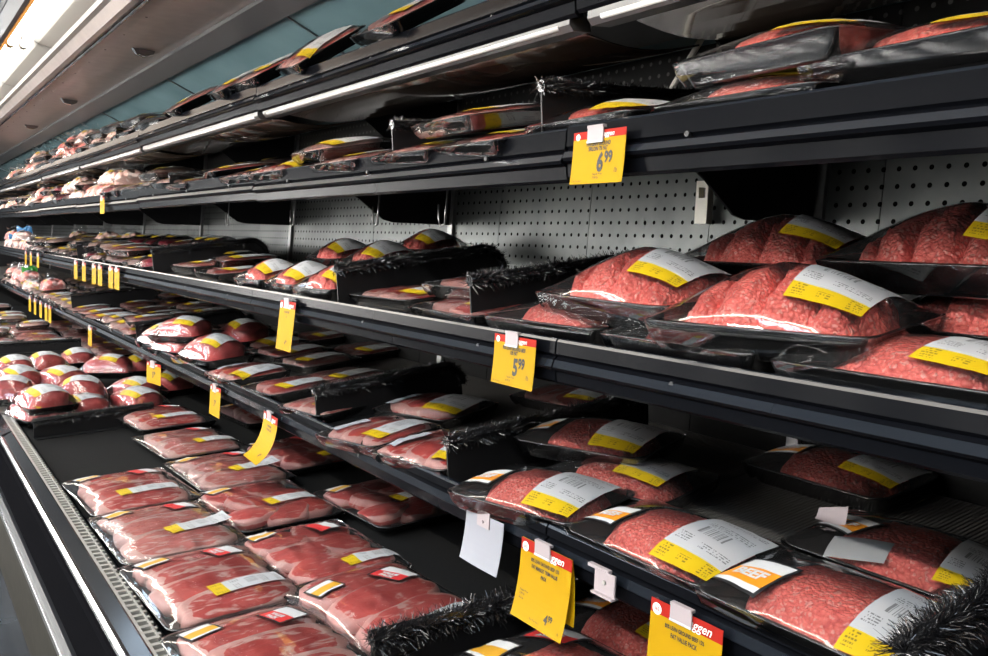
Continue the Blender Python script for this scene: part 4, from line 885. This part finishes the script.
# slotted uprights with shelf latches at the module joints
for k in range(NMOD):
    yj = JOINT0 + k * PITCH + .0
    b = MB(); b.prism([(WX(.62) - .012, .62), (WX(1.93) - .012, 1.93), (WX(1.93), 1.93), (WX(.62), .62)], yj - .014, yj + .014); cpart(b, 'upright', 'steel')
for s, yj, dz in (('S2', 1.36, .045), ('S1', 1.338, .10)):
    z = SH[s][0]
    xx = WX(z) - .02
    b = MB(); b.box(xx - .02, xx, yj - .018, yj + .018, z - .14 + dz, z - .08 + dz); b.box(xx - .02, xx, yj - .018, yj - .010, z - .08 + dz, z - .055 + dz); b.box(xx - .02, xx, yj + .010, yj + .018, z - .08 + dz, z - .055 + dz)
    b.box(xx - .02, xx, yj - .018, yj + .018, z - .055 + dz, z - .04 + dz); cpart(b, 'shelf_latch', 'whiteplastic')
# wire hooks below the second shelf
for yj in (2.02, 2.42, 3.1, 3.86):
    z = 1.50; xx = 1.28
    b = MB(); b.tube([(xx, yj, z + .05), (xx - .004, yj + .002, z - .05), (xx, yj + .01, z - .075), (xx, yj + .035, z - .08), (xx, yj + .045, z - .06), (xx, yj + .045, z - .02)], .003, 6); cpart(b, 'wire_hook', 'steel', True)
# canopy
zc = 2.10
b = MB(); b.prism([(.60, 2.115), (.635, 2.075), (.655, 2.075), (.69, 2.10), (.975, 2.10), (.985, 2.085), (1.02, 2.085), (1.02, 2.16), (.60, 2.16)], Y0, Y1); cpart(b, 'canopy_panel', 'canopy')
b = MB(); b.tube([(.683, Y0, 2.090), (.683, Y1, 2.090)], .0075, 10); cpart(b, 'canopy_rod', 'chrome', True)
b = MB(); b.prism([(.955, 2.099), (.955, 2.085), (1.03, 2.050), (1.035, 2.10)], Y0, Y1); cpart(b, 'canopy_rear_edge', 'canopydark')
b = MB(); b.prism([(.372, 2.16), (.372, 2.07), (.386, 2.07), (.396, 2.10), (.396, 2.16)], Y0, Y1); cpart(b, 'canopy_front_edge', 'canopydark')
b = MB(); b.prism([(.388, 2.07), (.396, 2.066), (.404, 2.085), (.404, 2.125), (.396, 2.125)], Y0, Y1); cpart(b, 'amber_strip', 'orangeedge')
b = MB(); b.box(.372, 1.7, Y0, Y1, 2.165, 2.20); cpart(b, 'canopy_top', 'blackmetal')
for yj in (3.68, 5.35, 6.84):
    b = MB(); b.prism([(.82, 2.099), (.835, 2.078), (.87, 2.072), (.90, 2.085), (.905, 2.099)], yj - .012, yj + .012); cpart(b, 'canopy_catch', 'chrome')
b0 = MB()
for k in range(26):
    yj = .5 + k * .33
    b0.tube([(.745, yj, 2.1005), (.745, yj, 2.0985)], .004, 8)
cpart(b0, 'canopy_screw', 'blackprint')
# mirror sheets leaning out from the back wall to the canopy
k = 0; yy = 4.06 - 4 * 1.41
while yy < Y1:
    b = MB(); b.prism([(1.575, 1.86), (1.035, 2.082), (1.033, 2.077), (1.572, 1.855)], yy + .002, yy + 1.41 - .002); cpart(b, 'mirror_sheet', 'mirror')
    b = MB(); b.prism([(1.575, 1.853), (1.033, 2.076), (1.031, 2.072), (1.573, 1.849)], yy - .004, yy + .004); cpart(b, 'mirror_seam', 'steel'); yy += 1.41
# small wire clips at the end of the case: ends
b = MB(); b.box(.33, 1.68, Y1, Y1 + .06, 0, 2.2); cpart(b, 'end_panel', 'blackmetal')

# canopy lamps: reflector trough with two tubes each
for k in range(11):
    ya, yb = .02 + (k - 1) * 1.22 + .365 , .02 + k * 1.22 + .36
    r = empty('canopy_lamp', (.48, ya, 2.11)); tag(r, 'white enamel canopy lamp with two lit tubes, %s of the line' % ORD[k], 'lamp', 'canopy lamps')
    def mv(b): b.v = [(x - .48, y - ya, z - 2.11) for x, y, z in b.v]; return b
    b = MB(); b.prism([(.402, 2.155), (.402, 2.148), (.505, 2.148), (.535, 2.128), (.585, 2.118), (.590, 2.104), (.612, 2.104), (.615, 2.155)], ya, yb); mv(b).build('reflector', 'reflector', r)
    for xx in (.436, .482):
        b = MB(); b.tube([(xx, ya + .03, 2.112), (xx, yb - .03, 2.112)], .0145, 12); mv(b).build('tube', 'tube', r, True)
        for (p, q) in ((ya + .004, ya + .03), (yb - .03, yb - .004)):
            b = MB(); b.tube([(xx, p, 2.112), (xx, q, 2.112)], .0155, 12); b.box(xx - .008, xx + .008, p, q, 2.112, 2.15); mv(b).build('tube_socket', 'reflector', r)

# ------------------------------------------------------------------ price tags
def price_tag(y, z, w, h, label, x=.884, curl=0., lines=(), price=None, small=(), twist=0., back=False, clip=True, card='tagyellow', header=True, reg=None, sway=0., thr=None, pos=(.50, .755, .345)):
    r = empty('price_tag', (x, y, z)); tag(r, label, 'price tag')
    r.rotation_euler = (0, 0, math.radians(twist))
    def bend(u, v, off=0.):      # u to the reader's right, v downwards, metres -> local
        t = max(0, v / h); d = curl * t ** 2.2 + sway * t
        dv = v - (curl * .45) * t ** 3
        return (-d - off, -u + w / 2 - curl * .25 * t * t, -dv)
    b = MB(); hh = .17 * h if header else 0
    b.grid(lambda a, c: bend(a * w, c * h), 4, 14, 0, False, (lambda a, c: 1 if (header and c * h < hh) else 0))
    n0 = len(b.v)
    b.grid(lambda a, c: bend((1 - a) * w, c * h, -.0007), 4, 14, 0, False, (lambda a, c: 1 if (header and c * h < hh) else 0))
    def write(txt, u, v, size, sx=.8, bold=.0, mat=2, align='c', shear=0., off=.0006):
        vs, fs = text_geo(txt, 1.0, sx, bold, shear); wd = max(p[0] for p in vs); bi = len(b.v)
        sh = {'c': wd / 2, 'l': 0, 'r': wd}[align]
        for tx, ty in vs: b.v.append(bend(u + (tx - sh) * size, v - ty * size, off))
        for f in fs: b.face([bi + i for i in f], mat)
    if header:
        n = 18; bi = len(b.v); cu, cv, rad = .095 * w, hh * .55, hh * .36
        for k in range(n): b.v.append(bend(cu + rad * math.cos(2 * PI * k / n), cv - rad * math.sin(2 * PI * k / n), .0006))
        b.face([bi + k for k in range(n)], 3)
        write('365', cu, cv + rad * .25, rad * .85, .8, .02, 1, off=.0011)
        write('Haggen', .655 * w, hh * .70, hh * .78, .95, .01, 3, 'c', .35)
    for (t, v, sz) in lines: write(t, w * .5, v * h, sz * w * 1.08, .66, .03)
    if price:
        big, cents, u = price[0], price[1], pos[0]
        sz = pos[2] * w
        write(big, u * w, pos[1] * h, sz, .70, .04, 2, 'l'); bw = max(p[0] for p in text_geo(big, 1.0, .70, .04)[0]) * sz
        write(cents, u * w + bw + .01 * w, (pos[1]) * h - sz * .32, sz * .62, .70, .035, 2, 'l')
        write('/lb', u * w + bw + .21 * w, pos[1] * h + .045 * h, sz * .28, .7, .0, 2, 'l')
    for (t, u, v, sz) in small: write(t, u * w, v * h, sz * w, .85, .004, 2, 'l')
    b.build('card', [card, 'tagred', 'ink', 'whiteink'], r, False)
    if back:
        b2 = MB(); b2.grid(lambda a, c: tuple(Vector(bend(a * w, c * h * .80)) + Vector((.012 * c + .002, -.007 * c, -.0)) ), 4, 12); b2.build('rear_card', card, r)
    if clip:
        cw = .30 * w
        b3 = MB(); cu = w * .45
        b3.box(-.003, -.0012, w / 2 - cu - cw / 2, w / 2 - cu + cw / 2, -.0155, .006); b3.box(-.004, .004, w / 2 - cu - cw / 2, w / 2 - cu + cw / 2, .004, .008)
        b3.box(-.0042, -.0012, w / 2 - cu - cw / 2, w / 2 - cu + cw / 2, -.0185, -.0155, 1)
        b3.build('clip', ['clipplastic', 'paper'], r)
    return r
SM = (('Regular Price', .44, .83, .040), ('7.99 lb', .44, .91, .05), ('Thru Tue Sep 2', .06, .95, .032))
SM2 = (('Regular Price', .38, .83, .040), ('6.99 lb', .36, .91, .05), ('Thru Tue Sep 2', .05, .95, .032))
price_tag(.975, 1.542, .116, .083, 'yellow price tag reading 6.99 hanging from the second shelf rail', lines=(('93% LEAN GROUND', .275, .072), ('SIRLOIN 7% FAT', .37, .072)), price=('6', '99'), small=SM, curl=.006)
price_tag(1.162, 1.208, .118, .089, 'yellow price tag reading 5.99 hanging from the middle shelf rail', lines=(('90% LEAN GROUND BEEF', .275, .068), ('10% FAT', .365, .07)), price=('5', '99'), small=SM2, curl=.006)
price_tag(1.050, .868, .132, .140, 'long folded yellow price tag reading 4.99, bottom edge swinging out from the lower shelf', lines=(('80% LEAN GROUND BEEF 15%', .235, .058), ('FAT MARKET TRIM VALUE', .315, .062), ('PACK', .395, .062)), price=('4', '99'), pos=(.63, .885, .175),
          small=(('Regular Price', .08, .64, .036), ('5.99 lb', .08, .69, .045), ('Savings', .08, .74, .04), ('Thru Tue Sep 2', .36, .93, .036)), curl=.022, back=True)
price_tag(.748, .872, .128, .140, 'yellow value pack price tag on the lower shelf rail, beyond the plastic tag clip', lines=(('80% LEAN GROUND BEEF 15%', .235, .058), ('FAT VALUE PACK', .315, .066)), price=('4', '99'), pos=(.56, .66, .24), small=(('Regular Price', .08, .74, .036), ('5.99 lb', .08, .80, .045)), curl=.01)
price_tag(2.285, .868, .128, .150, 'yellow price tag whose lower half curls far out over the steak trays', lines=(('BONELESS BEEF', .25, .06), ('TOP ROUND STEAK', .32, .06)), price=('4', '99'), pos=(.62, .86, .15), small=(('Regular Price', .1, .66, .036), ('6.99 lb', .1, .71, .045)), curl=.062, twist=-4)
price_tag(2.775, .872, .105, .098, 'plain yellow price tag next along the lower shelf rail from the curled one', lines=(('BEEF', .27, .07),), price=('5', '99'), pos=(.42, .66, .26), sway=.004)
price_tag(2.175, 1.196, .105, .132, 'tall narrow yellow price tag hanging from the middle shelf rail past the 5.99 tag', lines=(('GROUND BEEF', .24, .07), ('8', .34, .08)), price=('4', '99'), pos=(.55, .88, .16), sway=.012)
price_tag(3.565, .846, .13, .085, 'yellow price tag on the lower shelf rail under the bulging roasts', lines=(('BEEF', .30, .07),), price=('5', '99'), pos=(.42, .70, .26), twist=10)
far_tags = [('S3', 4.24, .1, 1.203, 'first'), ('S3', 4.37, .1, 1.203, 'second'), ('S3', 4.62, .1, 1.20, 'third'), ('S3', 4.77, .1, 1.20, 'fourth'), ('S3', 5.04, .1, 1.20, 'fifth'), ('S3', 5.28, .1, 1.20, 'sixth')]
for s, y, w, z, o in far_tags:
    price_tag(y, z, w, .10, 'small yellow price tag, %s in the far cluster on the middle shelf rail' % o, lines=(('PORK', .28, .07),), price=('3', '99'), pos=(.4, .68, .26))
for y, o in ((6.72, 'first'), (7.07, 'second'), (7.34, 'third')):
    price_tag(y, 1.203, .1, .095, 'tiny yellow price tag, %s of three at the far end of the middle shelf' % o, price=('2', '99'), pos=(.4, .68, .26))
price_tag(4.87, .868, .1, .10, 'lone yellow price tag on the lower shelf rail past the roast pile', price=('5', '99'), pos=(.4, .68, .26))
for y, o in ((6.2, 'first'), (6.36, 'second'), (6.60, 'third'), (6.87, 'fourth'), (7.13, 'fifth')):
    price_tag(y, .875, .11, .11, 'yellow price tag, %s of the far row on the lower shelf rail' % o, price=('2', '99'), pos=(.4, .68, .26))
price_tag(4.57, 1.540, .1, .082, 'narrow yellow price tag far along the second shelf rail', price=('4', '99'), pos=(.4, .68, .26))
r = empty('blank_card', (.884, 1.228, .874)); tag(r, 'blank white card clipped on the lower shelf rail', 'card')
b = MB(); b.grid(lambda a, c: (-.012 * c * c - .002 * math.sin(a * 3), .059 - .118 * a, -.095 * c), 6, 8); b.grid(lambda a, c: (-.012 * c * c - .002 * math.sin(a * 3) + .0006, .059 - .118 * (1 - a), -.095 * c), 6, 8)
b.build('card', 'cardwhite', r)
b = MB(); b.box(-.004, -.002, -.02, .018, -.022, .008); b.tube([(-.006, 0, -.012), (-.003, 0, -.012)], .003, 8); b.build('clip', 'clipplastic', r)
r = empty('tag_clip', (.886, .912, .876)); tag(r, 'empty clear plastic tag clip on the lower shelf rail', 'clip')
b = MB(); b.box(-.004, .004, -.012, .034, -.002, .003); b.box(-.005, -.002, -.028, .016, -.034, 0); b.box(-.012, -.002, -.03, .016, -.037, -.034); b.tube([(-.007, -.006, -.016), (-.004, -.006, -.016)], .0035, 10, 1); b.build('clip_body', ['clipplastic', 'grille'], r)

# loose white plastic rod standing at the second shelf
r = empty('plastic_rod', (1.30, 1.325, 1.572)); tag(r, 'cream plastic rod leaning upright behind the trays on the second shelf', 'rod')
b = MB(); b.tube([(0, 0, .004), (.0, -.2, .245)], .006, 10); b.build('rod', 'whiteplastic', r, True)

# ------------------------------------------------------------------ the store around it
def struct(b, name, mat, smooth=False):
    o = b.build(name, mat); o['kind'] = 'structure'; return o
b = MB(); b.box(-7, 1.7, -5, 14, -.1, 0); struct(b, 'floor', 'floor')
b = MB(); b.box(-7, 1.7, -5, 14, 4.6, 4.7); struct(b, 'ceiling', 'ceil')
b = MB(); b.box(1.7, 1.8, -5, 14, 0, 4.7); struct(b, 'wall_back', 'wallp')
b = MB(); b.box(-7, 1.7, 14, 14.1, 0, 4.7); struct(b, 'wall_far', 'wallp')
b = MB(); b.box(-7.1, -7, -5, 14, 0, 4.7); struct(b, 'wall_aisle', 'wallp')
b = MB(); b.box(-7, 1.7, -5.1, -5, 0, 4.7); struct(b, 'wall_near', 'wallp')
# store lamps hung in lines along the aisles
for i, xx in enumerate((-1.75, -5.2)):
    for k in range(5):
        ya = -4.2 + k * 3.6
        r = empty('store_lamp', (xx, ya, 3.2)); tag(r, 'long store lamp hung over aisle line %s, %s from the near wall' % (ORD[i], ORD[k]), 'lamp', 'store lamps')
        b = MB(); b.prism([(-.12, .02), (-.06, .07), (.06, .07), (.12, .02), (.11, .015), (.05, .055), (-.05, .055), (-.11, .015)], 0, 3.0); b.build('housing', 'reflector', r)
        b = MB(); b.box(-.055, .055, .05, 2.95, .012, .03); b.build('lamp_tube', 'strip', r)
        b = MB()
        for yy in (.4, 2.6): b.tube([(0, yy, .06), (0, yy, 1.4)], .006, 6)
        b.build('hanger', 'steel', r)
# unseen case added across the aisle to carry strips of frontal fill light
oc = empty('opposite_fill_case', (-3.2, -4.5, 0)); tag(oc, 'unseen refrigerated case added across the aisle to hold fill strips, facing the meat case', 'display case')
def opart(b, name, mat):
    b.v = [(x + 3.2, y + 4.5, z) for x, y, z in b.v]; return b.build(name, mat, oc)
b = MB(); b.prism([(-4.2, 0), (-2.5, 0), (-2.45, .55), (-3.3, .6), (-3.9, .75), (-4.0, 2.35), (-4.2, 2.35)], -4.5, 13); opart(b, 'case_body', 'blackmetal')
b = MB(); b.box(-4.0, -2.55, -4.5, 13, 2.25, 2.35); opart(b, 'case_canopy', 'blackmetal')
for k in range(7, 22):
    b = MB(); b.box(-2.62, -2.56, -4.4 + k * .79, -4.34 + k * .79, .55, 2.22); opart(b, 'fill_strip', 'fillstrip')  # added fill strips, none at the near end so the wall darkens there
for z in (1.05, 1.4, 1.75):
    b = MB(); b.box(-3.95, -3.3, -4.5, 13, z, z + .05); opart(b, 'case_shelf', 'blackmetal')
n = 0
for i, xx in enumerate((-1.9, -4.2)):
    for k in range(4):
        n += 1
        ya = -3.0 + k * 4.0
        o = empty('window_%d' % n, (xx, ya, 4.59)); o['kind'] = 'structure'
        b = MB(); b.box(-.6, .6, 0, 1.6, 0, .005); b.build('pane', 'sky', o)
        b = MB()
        for q in range(5): b.box(-.6 + q * .3 - .02, -.6 + q * .3 + .02, 0, 1.6, -.03, 0)
        for q in range(5): b.box(-.6, .6, q * .4 - .02, q * .4 + .02, -.03, 0)
        b.build('window_frame', 'ceil', o)

# ------------------------------------------------------------------ camera, world, view
w = bpy.data.worlds.new('World'); S.world = w; w.use_nodes = True
w.node_tree.nodes['Background'].inputs[0].default_value = (.5, .55, .6, 1); w.node_tree.nodes['Background'].inputs[1].default_value = .15
cam = bpy.data.cameras.new('camera'); co = bpy.data.objects.new('camera', cam); COL.objects.link(co)
cam.sensor_width = 36; cam.sensor_fit = 'HORIZONTAL'; cam.lens = 36 * 850 / 988; cam.clip_start = .02
X = (0.8123288, 0.01574695, 0.5829871); Yv = (-0.5815536, 0.0969256, 0.80771334); U = (0.04378735, 0.99516705, -0.08789315)
M = Matrix(((X[0], X[1], -X[2], 0), (Yv[0], Yv[1], -Yv[2], 0), (U[0], U[1], -U[2], CZ), (0, 0, 0, 1)))
co.matrix_world = M
S.camera = co
S.view_settings.view_transform = 'Standard'; S.view_settings.look = 'None'; S.view_settings.gamma = 1
S.view_settings.use_curve_mapping = False
S.view_settings.exposure = 0.98
S.cycles.use_denoising = True
S.cycles.max_bounces = 10; S.cycles.transparent_max_bounces = 24; S.cycles.diffuse_bounces = 4; S.cycles.glossy_bounces = 4
S.cycles.caustics_reflective = False; S.cycles.caustics_refractive = False
S.cycles.sample_clamp_indirect = 6
